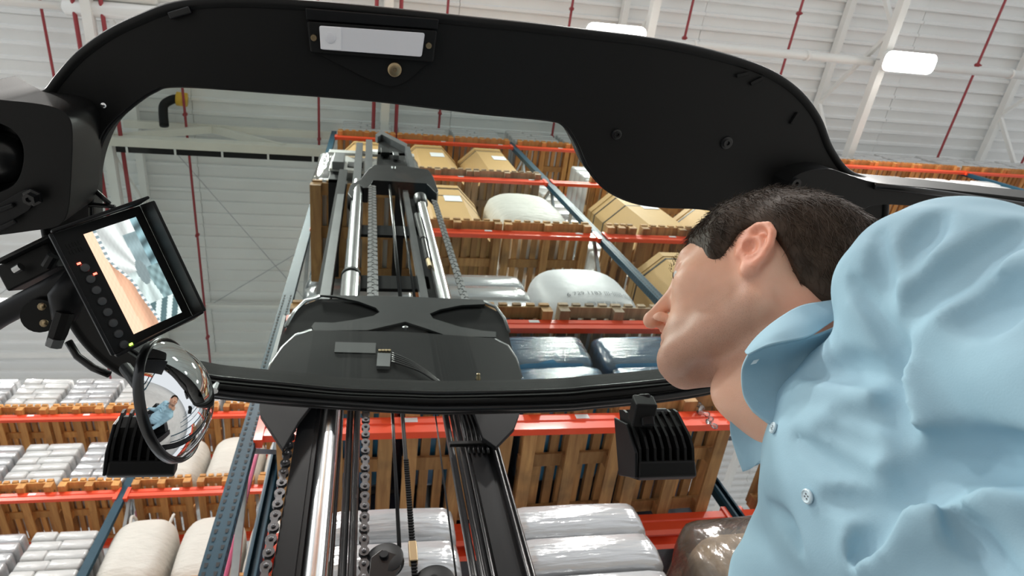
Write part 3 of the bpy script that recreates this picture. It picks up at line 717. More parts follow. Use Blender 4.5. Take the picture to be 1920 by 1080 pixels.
# interior lamp
zl_ = ZR - .018
def polyZ(px, z): return [onZ(x, y, z) for x, y in px]
il = thing('interior_lamp', 'black interior lamp with white lens on the cab roof underside', 'lamp', onZ(700, 70, zl_))
part('housing', MB().prism(polyZ([(574, 40), (821, 58), (814, 117), (580, 98)], zl_), (0, 0, .018)), 'black_plastic', il, bevel=.004)
part('back_flange', MB().prism(polyZ([(572, 15), (823, 36), (821, 56), (574, 38)], zl_ + .006), (0, 0, .012)), 'black_metal', il, bevel=.002)
part('lens', MB().prism(polyZ([(598, 48), (797, 62), (791, 107), (601, 93)], zl_ - .006), (0, 0, .006)), 'lamp_lens', il, bevel=.003, label='white diffuser lens')
part('lens_switch', MB().prism(polyZ([(599, 49), (640, 52), (640, 95), (601, 92)], zl_ - .0075), (0, 0, .002)), 'lamp_lens_edge', il, bevel=.001)
p = onZ(619, 71, zl_ - .0095); part('switch_button', MB().lathe([(.0075, .002), (.0075, .0005), (.006, 0), (.002, 0)], p, (0, 0, 1), 20), 'lamp_lens', il, 30)
for x, y in ((588, 71), (804, 86)):
    p = onZ(x, y, zl_ - .003); part('screw', MB().lathe([(.0052, .003), (.0045, 0), (.002, 0), (.0018, .0015)], p, (0, 0, 1), 14), 'brass', il, 30)
part('mount_plate', MB().prism([*loopZ([(598, 96), (650, 128), (700, 152), (735, 162), (765, 150), (790, 128), (806, 108), (700, 100)], ZR - .006, 3)], (0, 0, .006)), 'black_plastic', il, bevel=.002)
p = onZ(740, 131, ZR - .012); part('mount_bolt', MB().lathe([(.0115, .006), (.0108, .001), (.009, 0), (.003, 0), (.0025, .002)], p, (0, 0, 1), 20), 'brass', il, 30, label='zinc-yellow bolt head')
# left pillar head
pl = thing('cab_pillar', 'black moulded cab pillar head with bolted bracket at the left edge', 'cab pillar', onZ(0, 300, .86))
zp = .862
pil = [(-70, 176), (0, 187), (60, 193), (104, 202), (128, 218), (136, 250), (133, 340), (127, 398), (108, 424), (60, 433), (0, 441), (-70, 449)]
hole = [(-45, 232), (10, 236), (38, 262), (44, 300), (30, 342), (-5, 362), (-45, 366)]
P0, Hh = loopZ(pil, zp, 3), loopZ(hole, zp, 4)
part('pillar_body', MB().prism(P0, (0, 0, .10), [Hh]), 'black_plastic', pl, bevel=.008, seg=3)
part('lamp_bowl', MB().prism(loopZ(hole, zp + .05, 4), (0, 0, .01)), 'black_gloss', pl)
p = onZ(-8, 300, zp + .03); part('bowl_lens', MB().lathe([(.040, .02), (.037, .005), (.024, -.006), (.004, -.010)], p, (0, 0, 1), 24), 'black_gloss', pl, True)
br = loopZ([(-70, 420), (-5, 384), (40, 358), (56, 357), (62, 372), (56, 392), (36, 405), (0, 428), (-70, 470)], zp - .010, 3)
part('bracket_plate', MB().prism(br, (0, 0, .006)), 'black_metal', pl, bevel=.0015)
for a, b in (((-30, 405), (26, 384)), ((-30, 442), (30, 414))):
    part('bracket_rib', MB().bar(onZ(*a, zp - .013), onZ(*b, zp - .013), .007, .006), 'black_metal', pl, bevel=.002)
p = onZ(53, 375, zp - .024); part('hex_bolt', MB().lathe([(.013, .014), (.013, .010), (.009, .009), (.0085, 0), (.004, 0), (.0035, .004)], p, (0, 0, 1), 6), 'black_gloss', pl)
# right roof arm
arm = [(1478, 352), (1500, 326), (1550, 316), (1592, 328), (1645, 343), (1750, 353), (1920, 371), (2120, 398), (2120, 470), (1920, 424), (1760, 392), (1690, 385), (1650, 384), (1625, 390), (1606, 410), (1570, 425), (1510, 405)]
ra = part('side_arm', MB().prism(loopZ(arm, .905, 3), (0, 0, .075)), 'black_plastic', roof, bevel=.010, seg=3, label='black arm running to the right above the shoulder')
part('arm_rail', MB().tube([onZ(1640, 349, .90), onZ(1760, 362, .90), onZ(1920, 384, .90), onZ(2120, 412, .90)], .006, 8), 'black_gloss', ra, True)
part('strut', MB().tube([onZ(x, y, .93) for x, y in ((1560, 405), (1608, 432), (1650, 455), (1720, 500))], .022, 12), 'black_metal', ra, True)
p = onZ(1494, 345, .895); part('hub_bolt', MB().lathe([(.010, .008), (.009, 0), (.004, 0), (.003, .004)], p, (0, 0, 1), 12), 'black_gloss', ra, 30)

# ------------------------------------------------------------------ monitor
mc = atd(252, 516, .80)
mu = camv(.69, -.385, .61); mu /= np.linalg.norm(mu)                 # across the screen (short side)
mv = camv(.335, .90, .20); mv -= mu * (mv @ mu); mv /= np.linalg.norm(mv)   # along the long side
mn = np.cross(mv, mu); mn /= np.linalg.norm(mn)
if mn @ mc > 0: mn = -mn                                             # towards the viewer
def ml(a, b, c): return mc + mu * a + mv * b + mn * c
mon = thing('camera_monitor', 'black camera monitor with sun hood showing a warehouse picture', 'monitor', ml(0, .12, -.03))
RM = np.stack([mu, mv, mn], 1)
W_, L_ = .068, .150
def mbox(a, b, c, sa, sb, sc): return MB().box(ml(a, b, c), (sa, sb, sc), RM)
x0 = -W_ / 2 - .032; x1 = W_ / 2 + .012; y0 = -L_ / 2 - .014; y1 = L_ / 2 + .014
part('back_shell', mbox((x0 + x1) / 2, 0, -.020, x1 - x0, y1 - y0, .036), 'black_plastic', mon, bevel=.006, seg=3)
# sun hood walls: deep on the far side
def quad_wall(pts, off): return MB().prism(pts, off)
hd = .066
part('hood_left', quad_wall([ml(x0, y0, -.002), ml(x0, y1, -.002), ml(x0, y1, .010), ml(x0, y0, .010)], -mu * .004), 'black_metal', mon, bevel=.0015)
part('hood_top', quad_wall([ml(x0, y0, -.002), ml(x1, y0, -.002), ml(x1, y0, hd), ml(x0, y0, .014)], -mv * .004), 'black_metal', mon, bevel=.0015)
part('hood_right', quad_wall([ml(x1, y0, -.002), ml(x1, y1, -.002), ml(x1, y1 - .01, hd), ml(x1, y0 + .004, hd)], mu * .004), 'black_plastic', mon, bevel=.0015)
part('hood_bottom', quad_wall([ml(x0, y1, -.002), ml(x1, y1, -.002), ml(x1, y1 - .012, hd), ml(x0, y1, .014)], mv * .004), 'black_metal', mon, bevel=.0015)
part('bezel', mbox((x0 + x1) / 2, 0, .000, x1 - x0 - .002, y1 - y0 - .002, .004), 'black_plastic', mon)
# flat screen picture: an aisle between racks, seen rotated
def screen_mat():
    m, nt, b = new_mat('screen_picture'); N = nt.nodes; L = nt.links
    b.inputs['Base Color'].default_value = (.01, .01, .01, 1); b.inputs['Roughness'].default_value = .15
    at = N.new('ShaderNodeAttribute'); at.attribute_name = 'picture'
    L.new(at.outputs['Color'], b.inputs['Emission Color']); b.inputs['Emission Strength'].default_value = 1.05
screen_mat()
nu_, nv_ = 64, 112
V = []; Fq = []; colr = []
def pic(u, v):
    # u: 0 left .. 1 right (short side), v: 0 top .. 1 bottom (long side)
    def sm(a, b, t): t = min(1, max(0, (t - a) / (b - a))); return t * t * (3 - 2 * t)
    vp = (.66, .50)
    c = np.array((.55, .66, .66))
    e = .17 + .20 * sm(0, .25, v) * sm(0, .25, v) * 0 + .24 * sm(.25, .62, v) + .10 * sm(.6, 1, v)
    if u < e:                                            # orange-pink rack side
        c = np.array((.80, .46, .30)) * (1.12 - .35 * sm(.4, 1, u / e) + .12 * math.sin(20 * u + 3 * v))
        if u < .16 + .05 * v: c = np.array((.95, .66, .46))
    elif u < e + .05:
        c = np.array((.85, .86, .82)) if int(v * 38) % 2 else np.array((.25, .33, .36))
    else:
        a = math.atan2(v - vp[1], u - vp[0]); r = math.hypot(u - vp[0], (v - vp[1]) * .8)
        if v < .47:
            c = np.array((.80, .86, .84)) * (.85 + .25 * math.sin(9 * a))
            if u > .62 + .1 * (v - .2) and v > .12: c = np.array((.26, .36, .38)) * (1 + .2 * math.sin(30 * v))
            if u > .86: c = np.array((.12, .20, .22)) * (1.5 + math.sin(40 * v + 8 * u))
        else:
            c = np.array((.62, .74, .72)) * (.9 + .2 * math.sin(7 * a))
            if u > .72 + .3 * (v - .5) and u < 1.2 - .2 * v: c = np.array((.20, .30, .31)) * (1.1 + .4 * math.sin(50 * v) * math.sin(40 * u))
            if v > .80 and u > .30: c = np.array((.10, .17, .18)) if math.sin(26 * u + 30 * v) > -.1 else np.array((.70, .80, .78))
        if r < .10: c = np.array((.22, .28, .29))
    n = .06 * math.sin(91 * u + 37 * v) * math.sin(57 * v - 23 * u)
    return np.clip(c * (1 + n), 0, 1)
for j in range(nv_ + 1):
    for i in range(nu_ + 1):
        V.append(ml(-W_ / 2 + W_ * i / nu_, -L_ / 2 + L_ * j / nv_, .0030)); colr.append(pic(i / nu_, j / nv_))
for j in range(nv_):
    for i in range(nu_):
        a = j * (nu_ + 1) + i; Fq.append((a, a + 1, a + nu_ + 2, a + nu_ + 1))
mb = MB(); mb.add(V, Fq)
so = part('screen', mb, 'screen_picture', mon, label='lit screen with a picture of a warehouse aisle')
ca = so.data.color_attributes.new('picture', 'FLOAT_COLOR', 'POINT')
ca.data.foreach_set('color', np.array([(*c, 1) for c in colr], np.float32).ravel())
mat('button_grey', (.045, .047, .05), .4)
for k in range(8):
    p = ml(-W_ / 2 - .016, -L_ / 2 + .042 + k * .0165, .002)
    part('button', MB().lathe([(.0062, 0), (.0062, .0015), (.0052, .003), (.002, .0033)], p, mn, 16), 'button_grey', mon, 30)
for (a, b, m) in ((-.020, .034, 'led_red'), (-.0085, .054, 'led_red'), (-.0085, .161, 'led_green')):
    part('indicator_led', MB().box(ml(-W_ / 2 + a, -L_ / 2 + b, .0028), (.0045, .0028, .0015), RM), m, mon, label='glowing %s indicator' % ('red' if 'red' in m else 'green'))
for k in range(5):
    for q in range(2): part('speaker_slot', MB().box(ml(-W_ / 2 - .023 + k * .0036, -L_ / 2 + .008 + q * .009, .0026), (.0016, .006, .001), RM), 'rubber', mon)
# monitor mount: tube arm, clamp block, knuckle, plug, cables
arm_ = thing('monitor_arm', 'black tube arm with clamp holding the monitor', 'mounting arm', atd(20, 590, .95))
part('tube', MB().tube([atd(-120, 668, .90), atd(0, 592, .90), atd(90, 545, .90), atd(165, 505, .88)], .0185, 16), 'black_metal', arm_, True)
Rb = np.stack([camv(.88, -.47, .1), camv(.47, .88, 0), camv(0, 0, 1)], 1)
part('clamp_block', MB().box(atd(70, 500, .93), (.085, .045, .05), Rb), 'black_plastic', arm_, bevel=.004)
part('clamp_plate', MB().box(atd(66, 468, .92), (.088, .006, .06), Rb), 'black_gloss', arm_, bevel=.001)
part('clamp_bolt', MB().cyl(atd(28, 507, .89), atd(40, 500, .89), .007, 10), 'steel_bright', arm_, 30)
part('clamp_bolt', MB().cyl(atd(88, 500, .88), atd(100, 480, .88), .009, 10), 'black_gloss', arm_, 30)
part('knuckle', MB().tube([atd(150, 520, .88), atd(125, 560, .87), atd(120, 600, .87)], [.022, .026, .016], 14), 'black_metal', arm_, True)
part('plug', MB().tube([atd(122, 585, .86), atd(110, 622, .86), atd(101, 645, .86)], [.013, .013, .011], 8), 'rubber', arm_, 30)
part('plug_tip', MB().cyl(atd(106, 634, .858), atd(100, 649, .858), .0115, 8), 'mast_pale', arm_, 30)
part('camera_disc', MB().lathe([(.026, .02), (.028, 0), (.024, -.012), (.006, -.014)], atd(84, 588, .90), camv(.3, .1, -1), 20), 'rubber', arm_, 30)
for x, y in ((80, 574), (84, 605)): part('disc_screw', MB().lathe([(.006, .004), (.005, 0), (.002, -.001)], atd(x, y, .872), camv(.3, .1, -1), 10), 'brass', arm_, True)
for q, P in enumerate(([(160, 340), (172, 352), (190, 368), (205, 382)], [(160, 385), (178, 384), (200, 386), (215, 388)], [(128, 640), (145, 668), (175, 690), (205, 702)])):
    part('cable', MB().tube([atd(x, y, .93) for x, y in P], .004 if q < 2 else .006, 8), 'hose_black', arm_, True)
def view_frame(px, py):
    r = ray(px, py); r /= np.linalg.norm(r); ex = camv(1, 0, 0); ex -= r * (ex @ r); ex /= np.linalg.norm(ex); ey = np.cross(r, ex)
    if ey @ camv(0, 1, 0) < 0: ey = -ey
    return ex, ey, r
# ------------------------------------------------------------------ convex mirror
mm = thing('convex_mirror', 'round convex mirror with black rim hanging below the monitor', 'mirror', atd(330, 850, .86))
ex, ey, rr_ = view_frame(303, 752); nc = .87 * ex - .25 * ey - .42 * rr_; nc /= np.linalg.norm(nc)
cc = atd(322, 748, .86); Rr = .092
prof = []
for k in range(15):
    a = k / 14 * 1.05; prof.append((Rr * math.sin(a) / math.sin(1.05), Rr * .98 * (math.cos(a) - math.cos(1.05)) / (1 - math.cos(1.05)) * .62))
prof = [(r, h) for r, h in reversed(prof)]; prof[-1] = (.0005, prof[-1][1])
mat('mirror_silver', (.80, .81, .82), .03, metal=1.0)
part('mirror_glass', MB().lathe(prof, cc, nc, 48), 'mirror_silver', mm, 40, label='silvered convex glass')
part('rim', MB().lathe([(Rr * .98, -.010), (Rr * 1.015, -.008), (Rr * 1.03, .001), (Rr * 1.01, .007), (Rr * .985, .006), (Rr * .97, .002)], cc, nc, 48), 'black_gloss', mm, True)
part('back_shell', MB().lathe([(.02, -.018), (.06, -.016), (Rr * .95, -.008), (Rr * .98, -.002)], cc, nc, 40), 'black_plastic', mm, True)
part('stem', MB().tube([cc - nc * .01, atd(258, 720, .92), atd(235, 690, .96)], .010, 10), 'black_metal', mm, True)
# ------------------------------------------------------------------ work lights (finned backs)
def work_light(c, A, B, w, d, label, hang):
    A = np.array(A); A /= np.linalg.norm(A); B = np.array(B); B -= A * (A @ B); B /= np.linalg.norm(B); C_ = np.cross(A, B)
    if C_ @ c > 0: C_ = -C_
    L = lambda a, b, e: c + A * a + B * b + C_ * e                      # a: across, b: down, e: towards the viewer
    t = thing('work_light', label, 'work light', c, 'black finned work lights')
    def pr(name, prof, a0, a1, m, bev=0): return part(name, MB().prism([L(a0, b, e) for b, e in prof], A * (a1 - a0)), m, t, bevel=bev, seg=3)
    pr('housing', [(d * .5, -.05), (d * .5, .012), (d * .44, .026), (d * .22, .026), (d * .20, -.05)], -w / 2, w / 2, 'black_plastic', .005)
    pr('core', [(d * .22, -.05), (d * .22, .0), (-d * .25, .0), (-d * .40, -.02), (-d * .40, -.05)], -w * .47, w * .47, 'rubber')
    n = 8
    for k in range(n):
        x = -w / 2 + .002 + (w - .008) * k / (n - 1); pr('cooling_fin', [(d * .24, -.05), (d * .24, .024), (d * .05, .028), (-d * .12, .020), (-d * .46, -.018), (-d * .50, -.03), (-d * .50, -.05)], x, x + .0045, 'black_plastic')
    pr('side_panel', [(d * .5, -.06), (d * .46, .02), (d * .10, .030), (-d * .30, -.002), (-d * .38, -.06)], -w / 2 - .006, -w / 2 - .0005, 'black_metal', .002)
    if hang is not None:
        part('bracket', MB().bar(L(-w * .12, -d * .42, -.035), hang, .055, .022, A), 'black_metal', t, bevel=.004)
        part('pivot', MB().cyl(L(-w * .30, -d * .45, -.028), L(w * .30, -d * .45, -.028), .008, 10), 'black_gloss', t, 30)
    return t
ex, ey, rr_ = view_frame(1233, 836)
work_light(atd(1236, 832, 1.02), .91 * ex - .02 * ey + .40 * rr_, .06 * ex + .95 * ey + .10 * rr_, .104, .118, 'black finned work light under the right end of the front rail', atd(1212, 768, .99))
ex, ey, rr_ = view_frame(277, 840)
work_light(atd(275, 832, 1.04), .98 * ex + .0 * ey - .10 * rr_, 0 * ex + .96 * ey + .15 * rr_, .108, .112, 'black finned work light behind the round mirror', None)
part('hanger', MB().bar(atd(1185, 770, 1.0), atd(1225, 772, 1.0), .05, .03), 'black_plastic', roof, bevel=.004)

# ------------------------------------------------------------------ mast
mast = thing('lift_mast', 'black telescopic lift mast with chrome cylinders and chains', 'mast', (.1, 1.4, -1.3))
def rail(x0, x1, y0, y1, z0, z1, m='black_metal', name='mast_rail'):
    t = .014; mb = MB()
    mb.prism([(x0, y0, z0), (x1, y0, z0), (x1, y0 + t, z0), ((x0 + x1) / 2 + t / 2, y0 + t, z0), ((x0 + x1) / 2 + t / 2, y1 - t, z0), (x1, y1 - t, z0), (x1, y1, z0), (x0, y1, z0), (x0, y1 - t, z0),
              ((x0 + x1) / 2 - t / 2, y1 - t, z0), ((x0 + x1) / 2 - t / 2, y0 + t, z0), (x0, y0 + t, z0)], (0, 0, z1 - z0))
    return part(name, mb, m, mast)
rail(-.205, -.137, 1.31, 1.45, -1.28, 2.05)
rail(.345, .432, 1.31, 1.45, -1.28, 2.05)
part('rail_cover', MB().bx(-.205, -.150, 1.302, 1.312, -1.2, 1.9), 'black_metal', mast)
part('rail_cover', MB().bx(.352, .405, 1.300, 1.310, -1.2, 1.9), 'black_metal', mast)
part('lift_cylinder', MB().cyl((-.106, 1.34, -1.2), (-.106, 1.34, 2.0), .034, 28), 'chrome', mast, 30, label='polished chrome lift cylinder')
for x in (-.066,): part('tube_line', MB().cyl((x, 1.36, -1.2), (x, 1.36, 1.9), .006, 8), 'hose_black', mast, True)
for x, r in ((-.036, .0115), (-.012, .0115)): part('hose', MB().cyl((x, 1.33, -1.2), (x, 1.33, 1.9), r, 12), 'hose_black', mast, True)
for x, y, r in ((.293, 1.31, .011), (.312, 1.305, .006), (.327, 1.31, .007), (.340, 1.30, .005), (.430, 1.30, .007), (.445, 1.305, .006)):
    part('hose', MB().cyl((x, y, -1.2), (x, y, 1.75), r, 10), 'hose_black', mast, True)
part('hose_strap', MB().bx(.285, .425, 1.283, 1.297, 1.405, 1.42), 'rubber', mast, bevel=.002)
part('pull_cable', MB().tube([(.108, 1.30, 2.0), (.108, 1.30, 1.05)], .0055, 8), 'hose_black', mast, True)
part('toothed_belt', MB().cyl((.142, 1.30, .7), (.142, 1.30, 2.0), .0065, 8), 'rubber', mast, True)
mb = MB()
for z in np.arange(.9, 1.35, .009): mb.bx(.134, .150, 1.291, 1.2945, z, z + .0045)
part('belt_teeth', mb, 'mast_grey', mast, kind='stuff')
part('belt_end', MB().bx(.131, .153, 1.288, 1.312, 1.0, 1.06), 'brass', mast, bevel=.003)
part('thin_cable', MB().tube([(.262, 1.30, 2.0), (.255, 1.30, 1.5), (.243, 1.30, .8)], .0028, 6), 'hose_black', mast, True)
part('green_hose', MB().cyl((-.07, 1.38, .7), (-.07, 1.38, 1.08), .006, 8), 'hydraulic_green', mast, True)
# roller chains: every link its own piece
def link_mesh(pitch, w, th):
    pts = []
    for s in (1, -1):
        for k in range(9):
            a = math.radians(-50 + 280 * k / 8 - (0 if s > 0 else 0))
            a = math.radians(-55 + 290 * k / 8) if s > 0 else math.radians(125 + 290 * k / 8)
            pts.append((w / 2 * math.cos(a), 0, s * pitch / 2 + w / 2 * math.sin(a)))
    mb = MB(); mb.prism(pts, (0, th, 0))
    for s in (1, -1): mb.lathe([(w * .20, th), (w * .20, -.003), (w * .10, -.0045)], (0, 0, s * pitch / 2), (0, 1, 0), 10)
    return mb.mesh('chain_link', 'chain_steel', 30)
def chain(x, y, z0, z1, pitch, w, label):
    c = link('lift_chain', MB().bx(x - w * .22, x + w * .22, y + .008, y + .016, z0, z1).mesh('chain_core', 'rubber', org=ORG[mast.name]), mast, label=label); ORG[c.name] = ORG[mast.name]
    me = link_mesh(pitch, w, .006); z = z0; k = 0
    while z < z1:
        link('chain_link', me, c, np.array((x, y + (.0 if k % 2 else .006), z)) - ORG[mast.name]); z += pitch; k += 1
chain(-.219, 1.285, .80, 1.66, .038, .030, 'grey steel roller chain beside the left rail')
chain(.017, 1.285, .80, 1.78, .036, .028, 'black roller chain in the middle of the mast')
# sheaves at the bottom edge
def sheave(px, py, r, y):
    p = onY(px, py, y); k = part('sheave', MB().lathe([(r * .3, -.014), (r * .9, -.012), (r, -.010), (r * .86, -.003), (r * .86, .003), (r, .010), (r * .9, .012), (r * .3, .014)], p, (.15, 1, -.1), 32), 'black_metal', mast, 30, label='black cable sheave')
    part('hub', MB().lathe([(r * .25, -.02), (r * .22, -.024), (r * .1, -.024)], p, (.15, 1, -.1), 16), 'mast_grey', k, 30)
sheave(722, 1052, .048, 1.30); sheave(815, 1098, .052, 1.31)
bk = onY(722, 1058, 1.285); part('sheave_bracket', MB().prism([onY(x, y, 1.283) for x, y in ((695, 1045), (715, 1030), (745, 1040), (752, 1062), (735, 1090), (690, 1090))], (0, .006, 0)), 'black_gloss', mast, bevel=.002)
# lower crosshead
def polyY(px, y, n=0): 
    if n: px = [tuple(p) for p in catmull([np.array(q, float) for q in px], n, True)]
    return [onY(x, v, y) for x, v in px]
def rc(pts, yy): return polyY(pts, yy)
part('cross_plate', MB().prism(rc([(486, 760), (497, 712), (508, 682), (528, 652), (552, 630), (584, 619), (760, 622), (926, 634), (952, 648), (968, 672), (978, 706), (974, 775), (964, 803), (930, 838), (905, 820), (880, 745), (820, 738), (640, 735), (600, 738), (560, 790), (530, 842), (488, 778)], 1.235), (0, .016, 0)), 'mast_grey', mast, bevel=.002)
part('plate_edge', MB().tube([onY(x, y, 1.240) + np.array((0, .006, .002)) for x, y in ((500, 700), (510, 678), (530, 650), (554, 628), (584, 618))], .0085, 8), 'steel_bright', mast, True)
part('plate_edge', MB().tube([onY(x, y, 1.240) + np.array((0, .006, .002)) for x, y in ((928, 635), (953, 648), (968, 671), (977, 704))], .007, 8), 'mast_pale', mast, True)
# hourglass brace plate
O_ = [(584, 612), (590, 604), (625, 605), (660, 600), (700, 592), (712, 585), (705, 577), (672, 565), (630, 556), (600, 553), (760, 556), (905, 562), (910, 570), (865, 572), (825, 580), (806, 588), (812, 597), (860, 612), (905, 620), (930, 622), (930, 632), (840, 630), (800, 616), (760, 603), (725, 611), (690, 619), (588, 620)]
part('brace_plate', MB().prism(rc(O_, 1.258), (0, .010, 0)), 'brace_grey', mast, label='hourglass-shaped grey brace plate')
part('back_plate', MB().prism(rc([(512, 700), (525, 640), (545, 598), (568, 572), (600, 560), (760, 562), (905, 570), (935, 585), (950, 610), (962, 660), (968, 700)], 1.272), (0, .012, 0)), 'pit_black', mast, bevel=.002)
part('plate_edge', MB().tube([onY(x, y, 1.274) for x, y in ((536, 612), (552, 584), (572, 565), (600, 555))], .010, 8), 'steel_bright', mast, True)
part('plate_edge', MB().tube([onY(x, y, 1.274) for x, y in ((908, 566), (930, 576), (946, 598), (954, 622))], .008, 8), 'mast_pale', mast, True)
part('side_flange', MB().prism(rc([(488, 740), (531, 590), (536, 592), (498, 742)], 1.30), (0, .05, 0)), 'mast_pale', mast)
part('type_label', MB().prism(rc([(629, 641), (705, 643), (704, 662), (627, 660)], 1.232), (0, .002, 0)), 'label_grey', mast)
part('valve_block', MB().prism(rc([(708, 661), (733, 662), (731, 687), (706, 686)], 1.220), (0, .014, 0)), 'mast_pale', mast, bevel=.001)
for k in range(4): p = onY(712 + 6 * k, 656, 1.218); part('brass_fitting', MB().cyl(p, p + np.array((0, .02, .0)), .006, 8), 'brass', mast, 30)
for px, py, r in ((683, 716, .016), (897, 704, .009), (915, 735, .012)):
    p = onY(px, py, 1.222); part('brass_fitting', MB().lathe([(r, .02), (r, .008), (r * .75, .004), (r * .75, -.006), (r * .4, -.008)], p, (0, 1, -.35), 12), 'brass', mast, 30)
part('centre_nut', MB().lathe([(.014, .012), (.013, 0), (.008, -.004)], onY(760, 613, 1.250), (0, 1, -.3), 6), 'steel_bright', mast)
for k in range(5):
    P = [onY(735, 662 + 4 * k, 1.222), onY(775 + 3 * k, 680 + 4 * k, 1.215), onY(820 + 3 * k, 712 + 3 * k, 1.215), onY(850 + 6 * k, 742, 1.225), onY(873 + 8 * k, 800, 1.285), onY(880 + 9 * k, 850, 1.295)]
    part('hose', MB().tube(catmull(P, 5), .0042, 7), 'hose_black', mast, True)
# upper mast
def zat(v, y=1.3): return onY(700, v, y)[2]
part('inner_cylinder', MB().cyl((-.068, 1.34, 2.3), (-.068, 1.34, zat(345, 1.34)), .040, 24), 'steel_bright', mast, 30)
part('cylinder_sleeve', MB().tube([(-.068, 1.34, 2.35), (-.068, 1.34, zat(520)), (-.068, 1.34, zat(506)), (-.068, 1.34, zat(505))], [.050, .050, .050, .041], 24), 'chrome', mast, 30)
part('sleeve_ring', MB().lathe([(.052, -.02), (.054, 0), (.052, .02)], (-.068, 1.34, zat(507)), (0, 0, 1), 24), 'rubber', mast, True)
part('chrome_cylinder', MB().cyl((.400, 1.34, 2.3), (.400, 1.34, zat(372, 1.34)), .034, 28), 'chrome', mast, 30, label='polished chrome cylinder')
part('cylinder_head', MB().lathe([(.036, -.16), (.048, -.14), (.050, .0), (.034, .03)], (.400, 1.34, zat(368, 1.34)), (0, 0, 1), 20), 'black_metal', mast, 30)
part('rail_flat', MB().bx(-.215, -.165, 1.36, 1.40, 2.3, zat(352)), 'mast_pale', mast)
part('rail_flat', MB().bx(.285, .325, 1.36, 1.40, 2.3, zat(340)), 'mast_pale', mast)
rail(-.24, -.17, 1.40, 1.52, 2.2, 5.0, 'mast_grey', 'inner_rail')
rail(.31, .38, 1.40, 1.52, 2.2, 5.0, 'mast_grey', 'inner_rail')
for v0, v1 in ((422, 440), (516, 541)): part('cross_bar', MB().bx(-.05, .36, 1.40, 1.42, zat(v1, 1.4), zat(v0, 1.4)), 'mast_grey', mast, bevel=.003)
part('centre_cable', MB().cyl((.178, 1.33, 2.2), (.178, 1.33, zat(312, 1.33)), .010, 8), 'hose_black', mast, True)
part('side_cable', MB().cyl((.252, 1.35, 2.2), (.252, 1.35, zat(345, 1.35)), .007, 8), 'hose_black', mast, True)
sp = part('gas_spring', MB().cyl((.352, 1.32, zat(440)), (.345, 1.32, zat(395)), .020, 12), 'black_metal', mast, 30)
part('spring_body', MB().cyl((.352, 1.32, zat(478)), (.352, 1.32, zat(440)), .016, 12), 'hose_black', sp, 30); part('spring_tip', MB().cyl((.355, 1.32, zat(492)), (.353, 1.32, zat(478)), .013, 10), 'brass', sp, 30)
def leaf(x, y, z0, z1, w, name):
    mb = MB(); k = 0; z = z0
    while z < z1:
        o = w * .25 if k % 2 else -w * .25
        mb.box((x - o * .5, y, z), (w * .42, .010, .040)); mb.box((x + w * .3 * (1 if k % 2 else -1), y - .003, z + .01), (w * .34, .008, .040)); z += .030; k += 1
    part(name, mb, 'steel_bright', mast, kind='stuff')
leaf(.043, 1.31, 2.25, zat(350, 1.31), .058, 'leaf_chain'); leaf(.492, 1.31, 2.25, zat(372, 1.31), .042, 'leaf_chain')
# upper crosshead and mast top
part('top_crosshead', MB().prism(rc([(652, 362), (657, 346), (676, 336), (690, 318), (702, 309), (760, 311), (803, 318), (812, 330), (822, 358), (819, 363), (800, 344), (740, 340), (700, 338), (690, 352), (682, 352), (672, 345), (662, 352), (660, 372)], 1.30), (0, .12, 0)), 'black_metal', mast, bevel=.004)
part('crosshead_bolt', MB().lathe([(.02, .01), (.018, -.008), (.008, -.01)], onY(738, 314, 1.295), (0, 1, -.4), 6), 'steel_bright', mast)
zt0, zt1 = 4.55, 6.35
part('top_rail', MB().bx(-.02, .05, 1.42, 1.50, zt0, onY(700, 262, 1.42)[2]), 'mast_pale', mast)
part('top_rail', MB().bx(.40, .45, 1.42, 1.50, zt0, onY(770, 275, 1.42)[2]), 'mast_pale', mast)
part('outer_top_rail', MB().bx(-.12, -.05, 1.43, 1.50, zt0 - .6, onY(690, 268, 1.43)[2]), 'mast_pale', mast)
part('top_frame', MB().prism(rc([(704, 252), (714, 244), (764, 270), (762, 276), (716, 252), (708, 256)], 1.43), (0, .08, 0)), 'mast_pale', mast)
part('top_cap', MB().prism(rc([(706, 312), (711, 252), (762, 274), (764, 314)], 1.50), (0, .05, 0)), 'rubber', mast)
part('valve', MB().box(onY(722, 285, 1.46), (.09, .05, .22)), 'mast_grey', mast, bevel=.006); part('valve', MB().box(onY(742, 292, 1.46), (.06, .05, .14)), 'mast_pale', mast, bevel=.006)
part('top_plate', MB().bx(.06, .40, 1.43, 1.45, 4.9, 5.06), 'mast_grey', mast)

# ------------------------------------------------------------------ raised pallet and load
zp5 = 5.2
pallet(.02, 2.12, zp5, 1.08, 1.0, 9, 'pallet_wood', 'raised wooden pallet on the forks behind the mast', None)
t = thing('raised_load', 'shiny film-wrapped load raised high on the forks behind the mast', 'load', (.02, 2.12, zp5 + PH))
link('goods', rbox_mesh(1.0, .92, 1.15, .05, 'sack_white', 'goods'), t)
link('film_wrap', superell(1.12, 1.02, 1.24, .16, .16, 48, 30, .022, 4).mesh('film_wrap', 'load_film', True), t, (0, 0, .002), label='crumpled clear film')
fc = thing('fork_carriage', 'pale steel fork carriage in front of the raised load', 'fork carriage', (-.1, 1.55, 5.0))
part('carriage_plate', MB().prism([(-.36, 1.52, 5.45), (-.10, 1.52, 5.40), (.45, 1.52, 5.40), (.45, 1.52, 5.75), (-.10, 1.52, 5.78), (-.20, 1.52, 5.95), (-.36, 1.52, 5.95)], (0, .03, 0)), 'steel_white', fc, bevel=.005)
part('carriage_bar', MB().bx(-.40, .5, 1.50, 1.53, 6.0, 6.12), 'steel_white', fc, bevel=.005)
